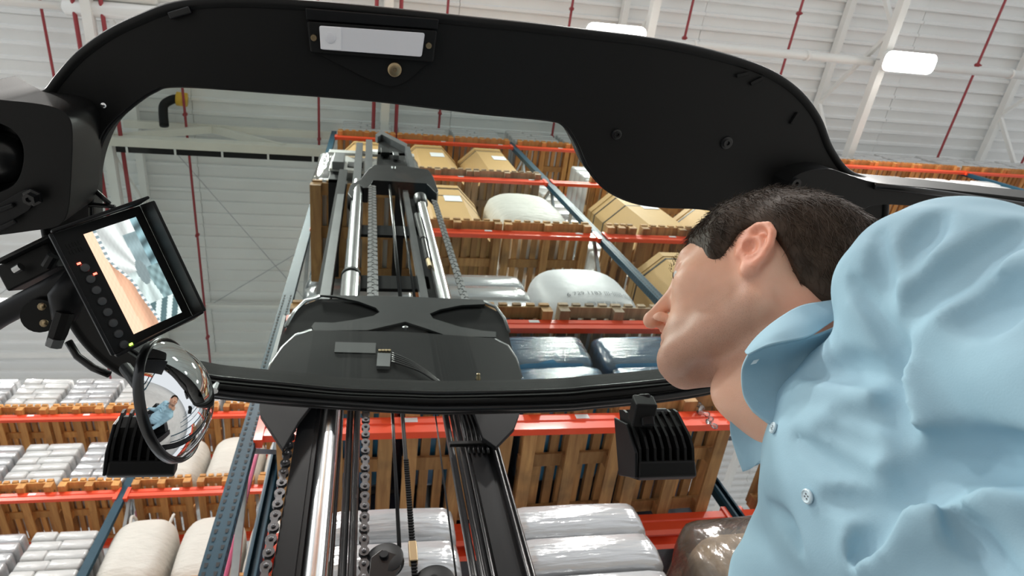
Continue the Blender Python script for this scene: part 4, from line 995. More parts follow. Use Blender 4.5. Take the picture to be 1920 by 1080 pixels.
part('cylinder_clamp', MB().bx(-.33, -.22, 1.44, 1.52, 5.40, 5.75), 'mast_pale', fc, bevel=.008)
part('dark_slot', MB().bx(-.19, -.04, 1.510, 1.519, 5.5, 5.68), 'rubber', fc)
for x in (-.30, .32): part('fork', MB().bx(x - .05, x + .05, 1.55, 2.55, 5.165, 5.198), 'black_metal', fc, bevel=.004); 
for x in (-.30, .32): part('fork_shank', MB().bx(x - .05, x + .05, 1.545, 1.58, 5.165, 5.6), 'black_metal', fc, bevel=.004)
# ------------------------------------------------------------------ the driver (implicit volumes, meshed with surface nets)
def smin(a, b, k): h = np.clip(.5 + .5 * (b - a) / k, 0, 1); return b * (1 - h) + a * h - k * h * (1 - h)
def smax(a, b, k): return -smin(-a, -b, k)
def ell(P, c, r):
    q = (P - np.asarray(c)) / np.asarray(r); k0 = np.linalg.norm(q, axis=-1); k1 = np.linalg.norm(q / np.asarray(r), axis=-1); return k0 * (k0 - 1) / (k1 + 1e-9)
def sph(P, c, r): return np.linalg.norm(P - np.asarray(c), axis=-1) - r
def cap(P, a, b, ra, rb=None):
    a = np.asarray(a, float); b = np.asarray(b, float); rb = ra if rb is None else rb
    ba = b - a; t = np.clip(((P - a) @ ba) / (ba @ ba), 0, 1)
    return np.linalg.norm(P - a - t[..., None] * ba, axis=-1) - (ra + (rb - ra) * t)
def pline(P, pts, r):
    d = None
    for i in range(len(pts) - 1):
        ra = r[i] if hasattr(r, '__len__') else r; rb = r[i + 1] if hasattr(r, '__len__') else r
        e = cap(P, pts[i], pts[i + 1], ra, rb); d = e if d is None else np.minimum(d, e)
    return d
def local_op(P, d, pts, rad, fn):
    """apply fn only near a polyline (keeps the many folds cheap)"""
    pts = np.asarray(pts, float); lo = pts.min(0) - rad; hi = pts.max(0) + rad
    m = np.all((P > lo) & (P < hi), axis=-1)
    if m.any(): d[m] = fn(P[m], d[m])
    return d
def surface_nets(fn, lo, hi, h):
    lo = np.asarray(lo, float); n = np.ceil((np.asarray(hi) - lo) / h).astype(int) + 1
    ax = [lo[i] + h * np.arange(n[i]) for i in range(3)]
    G = np.stack(np.meshgrid(*ax, indexing='ij'), -1)
    D = fn(G.reshape(-1, 3)).reshape(n)
    ins = D < 0
    c8 = [(i, j, k) for i in (0, 1) for j in (0, 1) for k in (0, 1)]
    sl = lambda o: tuple(slice(o[a], n[a] - 1 + o[a]) for a in range(3))
    cnt = sum(ins[sl(o)].astype(np.int8) for o in c8); act = (cnt > 0) & (cnt < 8)
    I = np.argwhere(act); idx = -np.ones(act.shape, np.int64); idx[act] = np.arange(len(I))
    acc = np.zeros((len(I), 3)); num = np.zeros(len(I))
    for o in c8:
        for a in range(3):
            if o[a] == 1: continue
            o2 = list(o); o2[a] = 1
            d0 = D[I[:, 0] + o[0], I[:, 1] + o[1], I[:, 2] + o[2]]; d1 = D[I[:, 0] + o2[0], I[:, 1] + o2[1], I[:, 2] + o2[2]]
            m = (d0 < 0) != (d1 < 0); t = np.where(m, d0 / np.where(m, d0 - d1, 1), 0)
            p = np.tile(np.array(o, float), (len(I), 1)); p[:, a] += t; acc += p * m[:, None]; num += m
    V = lo + h * (I + acc / num[:, None])
    F = []
    for a in range(3):
        b, c = (a + 1) % 3, (a + 2) % 3
        s0 = [slice(None)] * 3; s1 = [slice(None)] * 3; s0[a] = slice(0, n[a] - 1); s1[a] = slice(1, n[a])
        x = ins[tuple(s0)] != ins[tuple(s1)]; E_ = np.argwhere(x)
        E_ = E_[(E_[:, b] > 0) & (E_[:, c] > 0) & (E_[:, b] < n[b] - 1) & (E_[:, c] < n[c] - 1)]
        if not len(E_): continue
        def cell(db, dc): q = E_.copy(); q[:, b] -= db; q[:, c] -= dc; return idx[q[:, 0], q[:, 1], q[:, 2]]
        q = np.stack([cell(1, 1), cell(0, 1), cell(0, 0), cell(1, 0)], 1)
        fl = ins[E_[:, 0], E_[:, 1], E_[:, 2]]; q[~fl] = q[~fl][:, ::-1]
        F.append(q)
    return V, np.concatenate(F)
def net_obj(name, V, F, m, parent, flip=False, label=None, T=None, relax=1):
    if relax:                                               # light smoothing
        for _ in range(relax):
            S = np.zeros_like(V); cn = np.zeros(len(V))
            for k in range(4):
                a, b = F[:, k], F[:, (k + 1) % 4]; np.add.at(S, a, V[b]); np.add.at(S, b, V[a]); np.add.at(cn, a, 1); np.add.at(cn, b, 1)
            V = V * .5 + .5 * S / np.maximum(cn, 1)[:, None]
    W = V if T is None else T(V)
    me = bpy.data.meshes.new(name); me.from_pydata((W - ORG[parent.name]).tolist(), [], (F[:, ::-1] if flip else F).tolist())
    me.materials.append(MATS[m]); shade(me, True); me.update()
    return link(name, me, parent, label=label), V
# head frame: x towards his left, y face forward, z crown
hs_, hf_, hu_ = (np.array(a) for a in ((-.561, -.635, -.531), (-.767, .156, .622), (.312, -.756, .575)))
HC = np.array((.353, .038, .675))
HR = CM.T @ np.stack([hs_, hf_, hu_], 1); _a, _b, _c = np.linalg.svd(HR); HR = _a @ _c
_t = math.radians(-6); HR = HR @ np.array([[math.cos(_t), -math.sin(_t), 0], [math.sin(_t), math.cos(_t), 0], [0, 0, 1]])   # a little more of the face turned to the viewer
HO = CM.T @ (HC + np.array((.006, 0, 0)))
def h2w(p): return HO + np.asarray(p) @ HR.T
def w2h(p): return (np.asarray(p) - HO) @ HR
person = thing('person', 'man in a light blue shirt leaning back and looking up to the left', 'person', (.5, .33, -.9))
NB = w2h(atd(1497, 742, .590)); NB2 = w2h(atd(1545, 810, .61))
def head_sdf(P, ears=True):
    Q = P.copy(); Q[:, 0] = np.abs(Q[:, 0]); x = Q[:, 0]
    d = ell(Q, (0, -.014, .028), (.0765, .098, .087))
    d = smin(d, ell(Q, (0, .026, -.024), (.066, .070, .078)), .03)
    d = smin(d, cap(Q, (.057, -.004, -.072), (.022, .080, -.109), .0160, .0165), .020)
    d = smin(d, cap(Q, (.058, -.008, -.02), (.053, -.004, -.066), .016, .018), .025)
    d = smin(d, ell(Q, (0, .087, -.110), (.025, .018, .016)), .014)
    d = smin(d, ell(Q, (0, .030, -.083), (.046, .050, .024)), .022)
    d = smin(d, ell(Q, (0, .076, -.075), (.033, .024, .030)), .02)
    d = smin(d, ell(Q, (.046, .054, -.028), (.022, .026, .020)), .025)
    d = smin(d, cap(Q, (0, .084, .020), (.036, .070, .022), .0125, .012), .016)
    d = smax(d, -ell(Q, (.031, .103, -.002), (.019, .022, .013)), .014)                # eye sockets
    d = smin(d, sph(Q, (.031, .0765, -.001), .0135), .004)
    d = smin(d, cap(Q, (.020, .0885, .004), (.044, .080, .003), .0035), .004)         # lids
    d = smax(d, -cap(Q, (.021, .0935, -.0015), (.044, .083, -.002), .0014), .002)
    d = smin(d, cap(Q, (0, .092, .006), (0, .117, -.040), .0075, .0095), .011)        # nose
    d = smin(d, sph(Q, (0, .1205, -.0455), .0098), .006)
    d = smin(d, ell(Q, (.0120, .105, -.049), (.0066, .0092, .0072)), .005)
    d = smax(d, -ell(Q, (.0082, .110, -.0565), (.0050, .0080, .0070)), .0015)
    d = smin(d, cap(Q, (0, .1015, -.0695), (.020, .092, -.0735), .0050, .002), .006)  # lips
    d = smin(d, cap(Q, (0, .0995, -.0820), (.018, .091, -.0775), .0060, .002), .006)
    d = smax(d, -cap(Q, (0, .109, -.0757), (.025, .096, -.0755), .0016), .003)
    d = smax(d, -cap(Q, (0, .104, -.0955), (.014, .099, -.0945), .005), .010)
    nk = cap(P, (0, -.026, -.045), NB, .057, .062); nk = smin(nk, cap(P, NB, NB2, .062, .062), .02)
    nk = smin(nk, ell(P, (0, .020, -.140), (.016, .024, .026)), .03)
    d = smin(d, nk, .012)
    if ears:
        f = lambda y, z: (.0760 + .42 * max(0, -y + .004), y, z)
        E = pline(Q, [f(.006, -.010), f(.007, .004), f(.001, .016), f(-.011, .021), f(-.022, .016), f(-.0265, .003), f(-.024, -.013), f(-.017, -.027), f(-.009, -.036)], [.0035, .004, .0042, .0045, .0045, .0043, .004, .004, .005])
        E = smin(E, ell(Q, (.079, -.010, -.008), (.0070, .0175, .026)), .005)
        E = smin(E, pline(Q, [f(-.004, .010), f(-.013, .005), f(-.0155, -.008), f(-.010, -.021)], .0030), .004)
        E = smin(E, ell(Q, (.0785, -.003, -.037), (.0055, .0095, .0115)), .006)
        E = smax(E, -ell(Q, (.0895, -.004, -.010), (.0125, .0085, .0125)), .002)
        E = smax(E, -ell(Q, (.0925, -.010, .010), (.0115, .0080, .0075)), .002)
        E = smin(E, ell(Q, (.0765, .0065, -.012), (.0045, .005, .007)), .003)
        d = smin(d, E, .006)
    return d
zhair = lambda y: np.interp(y, [-.13, -.10, -.08, -.062, -.046, -.036, -.024, -.008, .008, .016, .022, .034, .040, .050, .062, .076, .09, .12], [-.082, -.078, -.068, -.055, -.040, -.010, .014, .024, .020, .004, -.010, -.022, -.020, .004, .026, .046, .060, .07])
def skin_mat():
    m, nt, b = new_mat('skin'); N = nt.nodes; L = nt.links
    at = N.new('ShaderNodeAttribute'); at.attribute_name = 'tint'
    sp = N.new('ShaderNodeSeparateColor'); L.new(at.outputs['Color'], sp.inputs[0])
    tc = N.new('ShaderNodeTexCoord')
    n1 = N.new('ShaderNodeTexNoise'); n1.inputs['Scale'].default_value = 45; n1.inputs['Detail'].default_value = 5; L.new(tc.outputs['Object'], n1.inputs['Vector'])
    n2 = N.new('ShaderNodeTexVoronoi'); n2.inputs['Scale'].default_value = 850; L.new(tc.outputs['Object'], n2.inputs['Vector'])
    base = N.new('ShaderNodeMix'); base.data_type = 'RGBA'; base.inputs['A'].default_value = (.76, .40, .265, 1); base.inputs['B'].default_value = (.86, .51, .37, 1); L.new(n1.outputs['Fac'], base.inputs['Factor'])
    red = N.new('ShaderNodeMix'); red.data_type = 'RGBA'; red.inputs['B'].default_value = (.66, .20, .115, 1); L.new(sp.outputs[1], red.inputs['Factor']); L.new(base.outputs['Result'], red.inputs['A'])
    dots = N.new('ShaderNodeMapRange'); dots.inputs[1].default_value = .30; dots.inputs[2].default_value = .05; dots.inputs[3].default_value = .34; dots.inputs[4].default_value = .85; L.new(n2.outputs['Distance'], dots.inputs[0])
    mu = N.new('ShaderNodeMath'); mu.operation = 'MULTIPLY'; L.new(dots.outputs[0], mu.inputs[0]); L.new(sp.outputs[0], mu.inputs[1])
    st = N.new('ShaderNodeMix'); st.data_type = 'RGBA'; st.inputs['B'].default_value = (.10, .070, .062, 1); L.new(mu.outputs[0], st.inputs['Factor']); L.new(red.outputs['Result'], st.inputs['A'])
    L.new(st.outputs['Result'], b.inputs['Base Color']); b.inputs['Roughness'].default_value = .48; b.inputs['Specular IOR Level'].default_value = .4
    b.inputs['Subsurface Weight'].default_value = .25; b.inputs['Subsurface Radius'].default_value = (1, .4, .25); b.inputs['Subsurface Scale'].default_value = .006
    bp = N.new('ShaderNodeBump'); bp.inputs['Strength'].default_value = .12; bp.inputs['Distance'].default_value = .001; L.new(n2.outputs['Distance'], bp.inputs['Height']); L.new(bp.outputs[0], b.inputs['Normal'])
skin_mat()
lo = np.minimum(np.array((-.105, -.14, -.19)), np.minimum(NB, NB2) - .08); hi = np.maximum(np.array((.105, .14, .125)), np.maximum(NB, NB2) + .08)
V, F = surface_nets(head_sdf, lo, hi, .0024)
body, V = net_obj('body', V, F, 'skin', person, flip=True, T=h2w, relax=1)
Q = V.copy(); ax_ = np.abs(V[:, 0])
st = np.clip((-.040 - V[:, 2] - .55 * np.clip(V[:, 1] - .02, 0, 1) * 0 + .0 * ax_) / .03, 0, 1)
jawline = np.interp(V[:, 1], [-.03, 0, .03, .06, .10], [-.035, -.030, -.045, -.055, -.055])
st = np.clip((jawline - V[:, 2]) / .022, 0, 1) * np.clip((V[:, 1] + .022) / .02, 0, 1) * np.clip((V[:, 2] + .150) / .03, 0, 1)
st = np.maximum(st * .95, .8 * np.clip(1 - np.abs(V[:, 2] + .062) / .010, 0, 1) * np.clip(1 - ax_ / .03, 0, 1) * (V[:, 1] > .08) * .6)
lip = np.clip(1 - np.abs(V[:, 2] + .0755) / .010, 0, 1) * np.clip(1 - ax_ / .022, 0, 1) * (V[:, 1] > .085)
st *= 1 - lip
ear = .6 * np.clip((ax_ - .070) / .008, 0, 1) * np.clip(1.6 - np.linalg.norm((V * np.array((0, 1, 1)) - np.array((0, -.010, -.010))) / np.array((1, .026, .036)), axis=1), 0, 1)
red = np.clip(ear + lip * .7 + .35 * np.clip(1 - np.linalg.norm(V - np.array((0, .115, -.048)), axis=1) / .02, 0, 1) + .55 * np.clip((-.01 - V[:, 1]) / .05, 0, 1) * np.clip((-.03 - V[:, 2]) / .04, 0, 1), 0, 1)
ca = body.data.color_attributes.new('tint', 'FLOAT_COLOR', 'POINT')
ca.data.foreach_set('color', np.stack([st, red, 0 * st, 0 * st + 1], 1).astype(np.float32).ravel())
# eyes
mat('eye_white', (.75, .72, .70), .15); mat('iris', (.08, .05, .03), .1)
for s in (-1, 1):
    e = part('eyeball', MB().lathe([(.0125 * math.sin(a), -.0125 * math.cos(a)) for a in np.linspace(.02, 3.12, 14)], h2w((s * .031, .0772, -.001)), HR @ np.array((0, 1, 0)), 20), 'eye_white', person, True)
    part('iris', MB().lathe([(.0055, .0112), (.005, .0124), (.0005, .0128)], h2w((s * .031, .0772, -.001)), HR @ np.array((0, 1, 0)), 16), 'iris', e, True)
# hair: a soft cap plus strands
mat('hair_brown', (.050, .031, .020), .62, var=.35, scale=40, spec=.25)
_hr = np.random.default_rng(12)
HW = [(.0011 * 60 / f, _hr.normal(0, 1, 3) * f, _hr.uniform(0, 6)) for f in (60, 70, 80, 95, 110, 130, 150, 170, 200, 230)]
def hair_sdf(P):
    d = ell(P, (0, -.018, .030), (.0855, .108, .0965))
    d = smin(d, ell(P, (0, -.070, -.005), (.062, .044, .070)), .03)
    d = smin(d, ell(np.stack([np.abs(P[:, 0]), P[:, 1], P[:, 2]], 1), (.0655, .032, -.002), (.0070, .012, .027)), .008)
    wob = sum(a * np.sin(P @ k + ph) for a, k, ph in HW)
    d = d + .8 * wob
    zb = zhair(P[:, 1]) + .4 * wob
    d = smax(d, (zb - P[:, 2]) * .8, .006)
    return smax(d, -(ell(np.stack([np.abs(P[:, 0]), P[:, 1], P[:, 2]], 1), (.084, -.012, -.008), (.016, .019, .029))), .004)
V, F = surface_nets(hair_sdf, (-.10, -.145, -.10), (.10, .115, .145), .003)
net_obj('hair', V, F, 'hair_brown', person, flip=True, T=h2w, relax=1)
r = np.random.default_rng(3)
def grad(fn, P, e=.001):
    g = np.stack([fn(P + np.eye(3)[i] * e) - fn(P - np.eye(3)[i] * e) for i in range(3)], 1); return g / (np.linalg.norm(g, axis=1, keepdims=True) + 1e-9)
tri = V[F[:, 0]]; sel = r.choice(len(V), 26000); P0 = V[sel] + r.normal(0, .0012, (26000, 3))
keep = (P0[:, 0] > -.06); P0 = P0[keep]
n_ = grad(hair_sdf, P0); fl = np.stack([.25 * np.sign(P0[:, 0]) * np.abs(P0[:, 0]) / .08, -.35 - 4 * np.clip(-P0[:, 1], 0, .2) * 0 + 8 * np.clip(P0[:, 1] - .045, 0, 1), -.75 + 0 * P0[:, 0]], 1) + r.normal(0, .26, P0.shape)
fl -= n_ * np.sum(fl * n_, 1, keepdims=True); fl /= np.linalg.norm(fl, axis=1, keepdims=True) + 1e-9
ln = r.uniform(.012, .030, (len(P0), 1)); lift = r.uniform(.03, .28, (len(P0), 1)) * np.clip((P0[:, 2] - zhair(P0[:, 1])) / .04, .15, 1)[:, None]
nearb = np.clip((P0[:, 2] - zhair(P0[:, 1])) / .03, .25, 1)[:, None]; ln *= nearb
rows = []
side = np.cross(n_, fl); K = 4
for k in range(K):
    t = k / (K - 1); c = P0 - n_ * .002 + fl * ln * t + n_ * ln * lift * (t - .6 * t * t) * 1.1; rad = .00042 * (1 - .8 * t)
    rows.append(np.stack([c + side * rad, c - side * rad * .6 + n_ * rad, c - side * rad * .6 - n_ * rad], 1))
A = np.stack(rows, 1)                                  # n,K,3,3
nS = len(P0); Vh = h2w(A.reshape(-1, 3)); base = (np.arange(nS) * K * 3)[:, None]
fq = []
for k in range(K - 1):
    for j in range(3): fq.append(np.stack([base[:, 0] + k * 3 + j, base[:, 0] + k * 3 + (j + 1) % 3, base[:, 0] + (k + 1) * 3 + (j + 1) % 3, base[:, 0] + (k + 1) * 3 + j], 1))
me = bpy.data.meshes.new('hair_strands'); me.from_pydata((Vh - ORG[person.name]).tolist(), [], np.concatenate(fq).tolist()); me.materials.append(MATS['hair_brown']); shade(me, True)
link('hair_strands', me, person, kind='stuff')
# brow and lashes
def tufts(name, pts, dirs, n, ln, rad):
    mb = MB(); rr = np.random.default_rng(5)
    for i in range(n):
        t = rr.uniform(0, 1); p = np.array(pts[0]) * (1 - t) + np.array(pts[1]) * t + rr.normal(0, .0012, 3); d = np.array(dirs) + rr.normal(0, .25, 3)
        mb.tube([h2w(p), h2w(p + d * ln * .5), h2w(p + d * ln + np.array((0, 0, ln * .15)))], [rad, rad * .8, rad * .2], 4)
    part(name, mb, 'hair_brown', person, True)
tufts('eyebrow', [(.018, .0985, .020), (.050, .081, .024)], (.8, .0, .2), 40, .004, .0003)
tufts('eyelashes', [(.022, .092, .001), (.045, .080, .0)], (.25, 1, .15), 14, .0035, .00015)
# ------------------------------------------------------------------ shirt
mat('shirt_blue', (.33, .50, .60), .78, var=.02, scale=20, bump=.12, bscale=900, bdist=.001, spec=.25)
mat('button_pale', (.62, .74, .80), .25)
SHL = np.array((.462, .178, .337)); ELB = np.array((.430, .135, .040))
FILL = atd(1700, 640, .585)
def shirt_base(P):
    d = cap(P * np.array((1, .78, 1)), np.array((.485, .33 * .78, .290)), np.array((.42, .36 * .78, -.06)), .112, .140)       # trunk, broader than deep
    d = smin(d, ell(P, (.462, .330, .270), (.120, .165, .152)), .04)
    d = smin(d, cap(P, (.535, .30, .395), SHL + np.array((.05, .04, -.01)), .040, .060), .03)
    d = smin(d, ell(P, FILL, (.08, .08, .08)), .03)     # left shoulder yoke
    d = smin(d, cap(P, (.51, .36, .39), (.45, .49, .315), .050, .072), .04)
    a = smin(cap(P, SHL, (.434, .165, .18), .083, .070), cap(P, (.432, .165, .18), ELB, .070, .062), .03)
    d = smin(d, a, .010 + .012 * np.clip((P[:, 2] - .20) / .12, 0, 1))
    b = cap(P, (.435, .495, .305), (.39, .55, .06), .076, .066); d = smin(d, b, .035)
    return d
def cast(px, py, fn, t0=.15, t1=1.0):
    dr = ray(px, py); t = t0
    for _ in range(80):
        v = float(fn((dr * t)[None])[0])
        if v < .0004: return dr * t
        t += v * .8
        if t > t1: return None
    return dr * t
def on_shirt(pl, fn=None): 
    out = [cast(x, y, fn or shirt_base) for x, y in pl]; return [p for p in out if p is not None]
VAL = [  # creases (pixel path, groove radius, depth bias)
 ([(1646, 440), (1644, 490), (1647, 540), (1674, 604)], .009, .004), ([(1762, 403), (1728, 440), (1695, 498)], .010, .003), ([(1597, 530), (1639, 593), (1674, 657), (1684, 700)], .009, .006),
 ([(1917, 421), (1833, 470), (1727, 551), (1680, 610)], .014, .004), ([(1917, 516), (1850, 558), (1790, 590)], .018, .004), ([(1509, 699), (1550, 688), (1600, 688), (1678, 709)], .012, .005),
 ([(1567, 776), (1626, 784), (1672, 787)], .008, .004), ([(1537, 806), (1596, 824), (1652, 839)], .009, .003), ([(1493, 821), (1559, 865), (1633, 906)], .008, .003), ([(1611, 873), (1689, 873)], .008, .003),
 ([(1552, 939), (1620, 948), (1689, 947)], .010, .004), ([(1707, 964), (1704, 921), (1744, 880), (1819, 858), (1919, 865), (1990, 880)], .016, .010), ([(1793, 969), (1837, 1032), (1893, 1076)], .010, .004),
 ([(1607, 1050), (1633, 998), (1670, 961), (1700, 955)], .010, .005), ([(1684, 640), (1678, 720), (1674, 773), (1690, 847), (1698, 939)], .010, .008), ([(1415, 936), (1467, 973), (1500, 1030)], .007, .003), ([(1425, 900), (1400, 1000), (1385, 1080)], .006, .003)]
RDG = [([(1700, 700), (1705, 780), (1720, 850)], .020, .004), ([(1740, 930), (1800, 905), (1900, 920)], .022, .004), ([(1620, 560), (1660, 640)], .014, .003), ([(1560, 740), (1660, 745)], .016, .003), ([(1640, 1040), (1700, 990), (1760, 985)], .018, .004), ([(1590, 1080), (1560, 1000)], .014, .002), ([(1430, 960), (1410, 1070)], .010, .002), ([(1690, 430), (1670, 520)], .012, .002)]
def runs(L):
    out = []
    for a, r, b in L:
        cur = []
        for p in on_shirt(catmull([np.array(q, float) for q in a], 4)):
            if cur and abs(np.linalg.norm(p) - np.linalg.norm(cur[-1])) > .022:      # the path jumps to another fold of the body
                out.append((cur, r, b)); cur = []
            cur.append(p)
        out.append((cur, r, b))
    return [q for q in out if len(q[0]) > 5]
VALp = runs(VAL); RDGp = runs(RDG)
def shirt_sdf(P):
    d = shirt_base(P)
    for pts, r, b in RDGp:
        if len(pts) < 2: continue
        pts = [p * (1 + .55 * r / np.linalg.norm(p)) for p in pts]; d = local_op(P, d, pts, .06, lambda Q, e, pts=pts, r=r: smin(e, pline(Q, pts, r * .75), .022))
    for pts, r, b in VALp:
        if len(pts) < 2: continue
        q = [p * (1 - (r * .30 - b * .8) / np.linalg.norm(p)) for p in pts]; n = len(q); rr = [1.22 * r * (.35 + .65 * math.sin(math.pi * min(1, (i + .6) / n))) for i in range(n)]
        d = local_op(P, d, q, .06, lambda Q, e, q=q, rr=rr: smax(e, -pline(Q, q, rr), .008))
    # soft general unevenness of the cloth
    d = d + .0016 * np.sin(P[:, 0] * 55 + P[:, 2] * 31) * np.sin(P[:, 1] * 43 - P[:, 2] * 37) + .0008 * np.sin(P[:, 0] * 120 - P[:, 1] * 90 + P[:, 2] * 60)
    # neck opening
    nk = cap(P, h2w((0, -.026, -.045)), h2w(NB), .062, .064)
    return smax(d, -nk, .006)
V, F = surface_nets(shirt_sdf, (.26, .02, -.10), (.68, .68, .52), .0036)
shirt, _ = net_obj('shirt', V, F, 'shirt_blue', person, relax=1, label='light blue cotton shirt')
def patch(name, rows, nu=8, nv=6, th=.0022, parent=None):
    """curved cloth patch through rows of (px, py, depth)"""
    R_ = [catmull([atd(*p) for p in row], nu) for row in rows]; m = min(len(q) for q in R_)
    R_ = [[q[int(round(i * (len(q) - 1) / (m - 1)))] for i in range(m)] for q in R_]
    cols = [catmull([R_[k][i] for k in range(len(R_))], nv) for i in range(m)]
    n = len(cols[0]); V = [cols[i][j] for i in range(m) for j in range(n)]
    F = [(i * n + j, i * n + j + 1, (i + 1) * n + j + 1, (i + 1) * n + j) for i in range(m - 1) for j in range(n - 1)]
    mb = MB(); mb.add(V, F); o = part(name, mb, 'shirt_blue', parent or shirt, True)
    md = o.modifiers.new('solid', 'SOLIDIFY'); md.thickness = th; md.offset = 0
    return o
patch('collar', [[(1585, 560, .590), (1545, 566, .566), (1500, 575, .545), (1455, 602, .530), (1420, 632, .525), (1398, 660, .528)],
                 [(1580, 575, .572), (1548, 590, .540), (1508, 606, .515), (1462, 622, .506), (1425, 644, .510), (1400, 664, .520)],
                 [(1578, 590, .560), (1550, 610, .525), (1516, 632, .500), (1480, 640, .495), (1440, 648, .500), (1404, 665, .515)]])
patch('collar_leaf', [[(1572, 610, .545), (1530, 628, .516), (1480, 640, .502), (1440, 648, .505), (1404, 662, .517)],
                      [(1575, 650, .545), (1525, 660, .524), (1475, 682, .528), (1430, 690, .533), (1391, 694, .535)],
                      [(1580, 700, .545), (1535, 710, .524), (1490, 735, .528), (1440, 750, .530), (1394, 740, .533)],
                      [(1585, 750, .540), (1545, 760, .515), (1500, 790, .505), (1455, 800, .508), (1412, 772, .522)]])
patch('collar_tip', [[(1436, 790, .560), (1412, 776, .575), (1392, 770, .585), (1371, 768, .590)],
                     [(1440, 826, .565), (1415, 822, .580), (1392, 815, .590), (1369, 806, .596)],
                     [(1434, 856, .565), (1418, 864, .578), (1400, 868, .588), (1381, 848, .598)],
                     [(1430, 862, .565), (1418, 872, .578), (1404, 880, .588), (1394, 884, .596)]])
def button(px, py, r, dep=None):
    p = cast(px, py, shirt_sdf) if dep is None else atd(px, py, dep)
    nn = grad(shirt_sdf, p[None])[0] if dep is None else -ray(px, py) / np.linalg.norm(ray(px, py))
    b = part('button', MB().lathe([(r * .7, -.001), (r, .0006), (r, .0018), (r * .82, .0026), (r * .68, .0018), (r * .1, .0018)], p, nn, 20), 'button_pale', shirt, 30)
    x = np.cross(nn, (0, 0, 1)); x /= np.linalg.norm(x); y = np.cross(nn, x)
    for a, c in ((1, 1), (1, -1), (-1, 1), (-1, -1)): part('thread_hole', MB().lathe([(r * .13, .0016), (r * .13, .0021), (r * .02, .0021)], p + (x * a + y * c) * r * .22, nn, 8), 'print_grey', b)
button(1452, 803, .0052); button(1516, 931, .0056); button(1393, 776, .0045, .582)
# placket seam: a fine folded edge beside the buttons
pl_ = [cast(x, y, shirt_sdf) for x, y in ((1438, 800), (1470, 870), (1505, 950), (1545, 1030), (1570, 1080))]
# ------------------------------------------------------------------ the rest of the driver, his seat and the cab floor (below the frame)
mat('trousers_navy', (.03, .035, .05), .8); mat('seat_fabric', (.02, .02, .022), .85)
def legs_sdf(P):
    d = ell(P, (.47, .33, -.12), (.14, .175, .12))
    for s in (-1, 1):
        y = .33 + s * .09
        d = smin(d, cap(P, (.45, y, -.16), (.04, y + s * .03, -.20), .085, .066), .05); d = smin(d, cap(P, (.04, y + s * .03, -.20), (.03, y + s * .03, -.78), .064, .05), .03)
    return smax(d, P[:, 2] + .07, .01)
V, F = surface_nets(legs_sdf, (-.08, .10, -.86), (.64, .57, -.04), .011)
net_obj('trousers', V, F, 'trousers_navy', person, relax=2)
for s in (-1, 1):
    y = .33 + s * .12
    sh = superell(.27, .10, .10, .6, .6, 20, 10).v; part('shoe', MB().add([(.0 + p[0] - .02, y + p[1], p[2] - .90) for p in sh], superell(.27, .10, .10, .6, .6, 20, 10).f), 'rubber', person, True)
def hand_sdf(P, w, dirv, palm, s):
    side = np.cross(dirv, palm); d = cap(P, w, w + dirv * .07, .022, .026)
    d = smin(d, cap(P, w + side * .022 + dirv * .04, w - side * .022 + dirv * .07, .018), .02)
    for k, ln in enumerate((.068, .078, .072, .056)):
        b = w + dirv * .075 + side * (.030 - .020 * k); m = b + dirv * ln * .5 + palm * .008; e = m + dirv * ln * .35 + palm * .03
        d = smin(d, smin(cap(P, b, m, .0092, .0085), cap(P, m, e, .0085, .007), .003), .004)
    tb = w + dirv * .03 + side * .028; tm = tb + dirv * .03 + side * .03; d = smin(d, cap(P, tb, tm, .013, .011), .01)
    return smin(d, cap(P, tm, tm + dirv * .03 + palm * .01, .011, .009), .004)
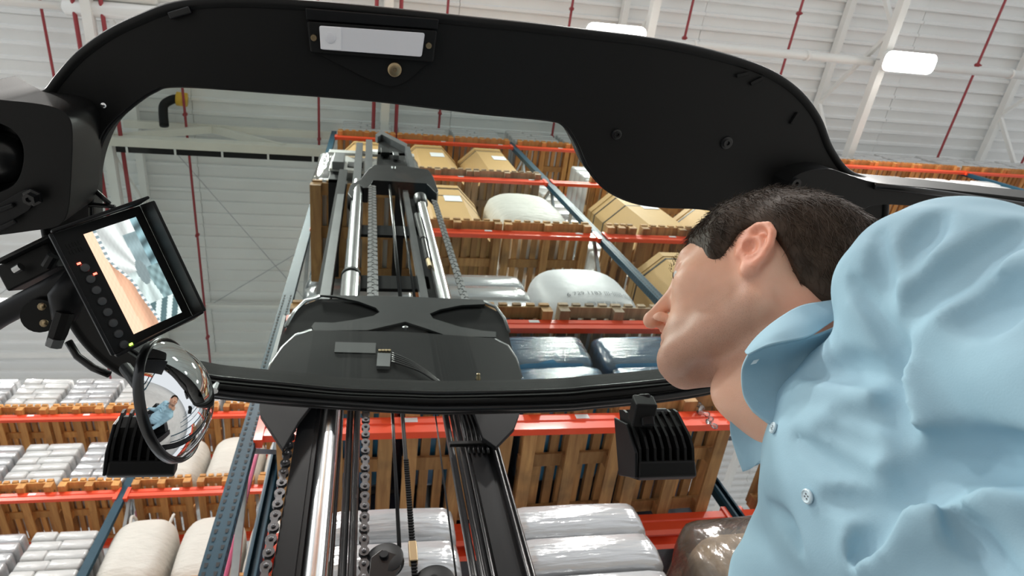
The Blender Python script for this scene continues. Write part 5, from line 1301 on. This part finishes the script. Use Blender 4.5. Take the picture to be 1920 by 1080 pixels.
def fore(wr, el, name):
    dv = (wr - el) / np.linalg.norm(wr - el); pm = np.array((0, 0, -1.)); pm -= dv * (pm @ dv); pm /= np.linalg.norm(pm)
    V, F = surface_nets(lambda P: hand_sdf(P, wr, dv, pm, 1), wr - .2, wr + .2, .005); o, _ = net_obj('hand', V, F, 'skin', person, relax=1)
    a = o.data.color_attributes.new('tint', 'FLOAT_COLOR', 'POINT'); a.data.foreach_set('color', np.tile(np.array((0, .1, 0, 1), np.float32), len(V)))
    part('sleeve', MB().tube([el, el * .6 + wr * .4, wr + dv * .01], [.066, .052, .036], 20), 'shirt_blue', person, True)
fore(np.array((.37, -.06, -.13)), ELB, 'left'); fore(np.array((.20, .62, -.06)), np.array((.39, .55, .06)), 'right')
seat = thing('driver_seat', 'black driver seat under the man', 'seat', (.5, .33, -.9))
part('cushion', MB().bx(.18, .68, .08, .58, -.36, -.255), 'seat_fabric', seat, bevel=.04, seg=4)
part('backrest', MB().box((.72, .33, -.03), (.10, .48, .56), Matrix.Rotation(.18, 3, 'Y')), 'seat_fabric', seat, bevel=.04, seg=4)
part('pedestal', MB().bx(.28, .60, .18, .48, -.9, -.36), 'black_metal', seat, bevel=.02)
cab = thing('truck_chassis', 'black reach truck chassis and cab floor below the frame', 'forklift', (.3, .4, -1.28))
part('cab_floor', MB().bx(-.75, 1.0, -.35, 1.0, -.96, -.905), 'black_metal', cab)
part('battery_case', MB().bx(.80, 1.0, -.35, 1.0, -.905, -.15), 'black_metal', cab, bevel=.02)
part('dashboard', MB().bx(-.75, -.45, .30, 1.0, -.905, -.10), 'black_plastic', cab, bevel=.03)
part('mast_bulkhead', MB().bx(-.75, 1.0, 1.0, 1.22, -1.2, -.10), 'black_metal', cab, bevel=.01)
for x in (-.6, .85): part('load_wheel', MB().cyl((x - .06, .6, -1.12), (x + .06, .6, -1.12), .17, 24), 'rubber', cab, 30)

p0, p1 = atd(1407, 684, .524), atd(1424, 673, .522); dd = (p1 - p0); ds = np.cross(dd, p0); ds /= np.linalg.norm(ds)
part('buttonhole', MB().add([p0, (p0 + p1) / 2 + ds * .0016, p1, (p0 + p1) / 2 - ds * .0016], [(0, 1, 2, 3)]), 'button_pale', shirt)
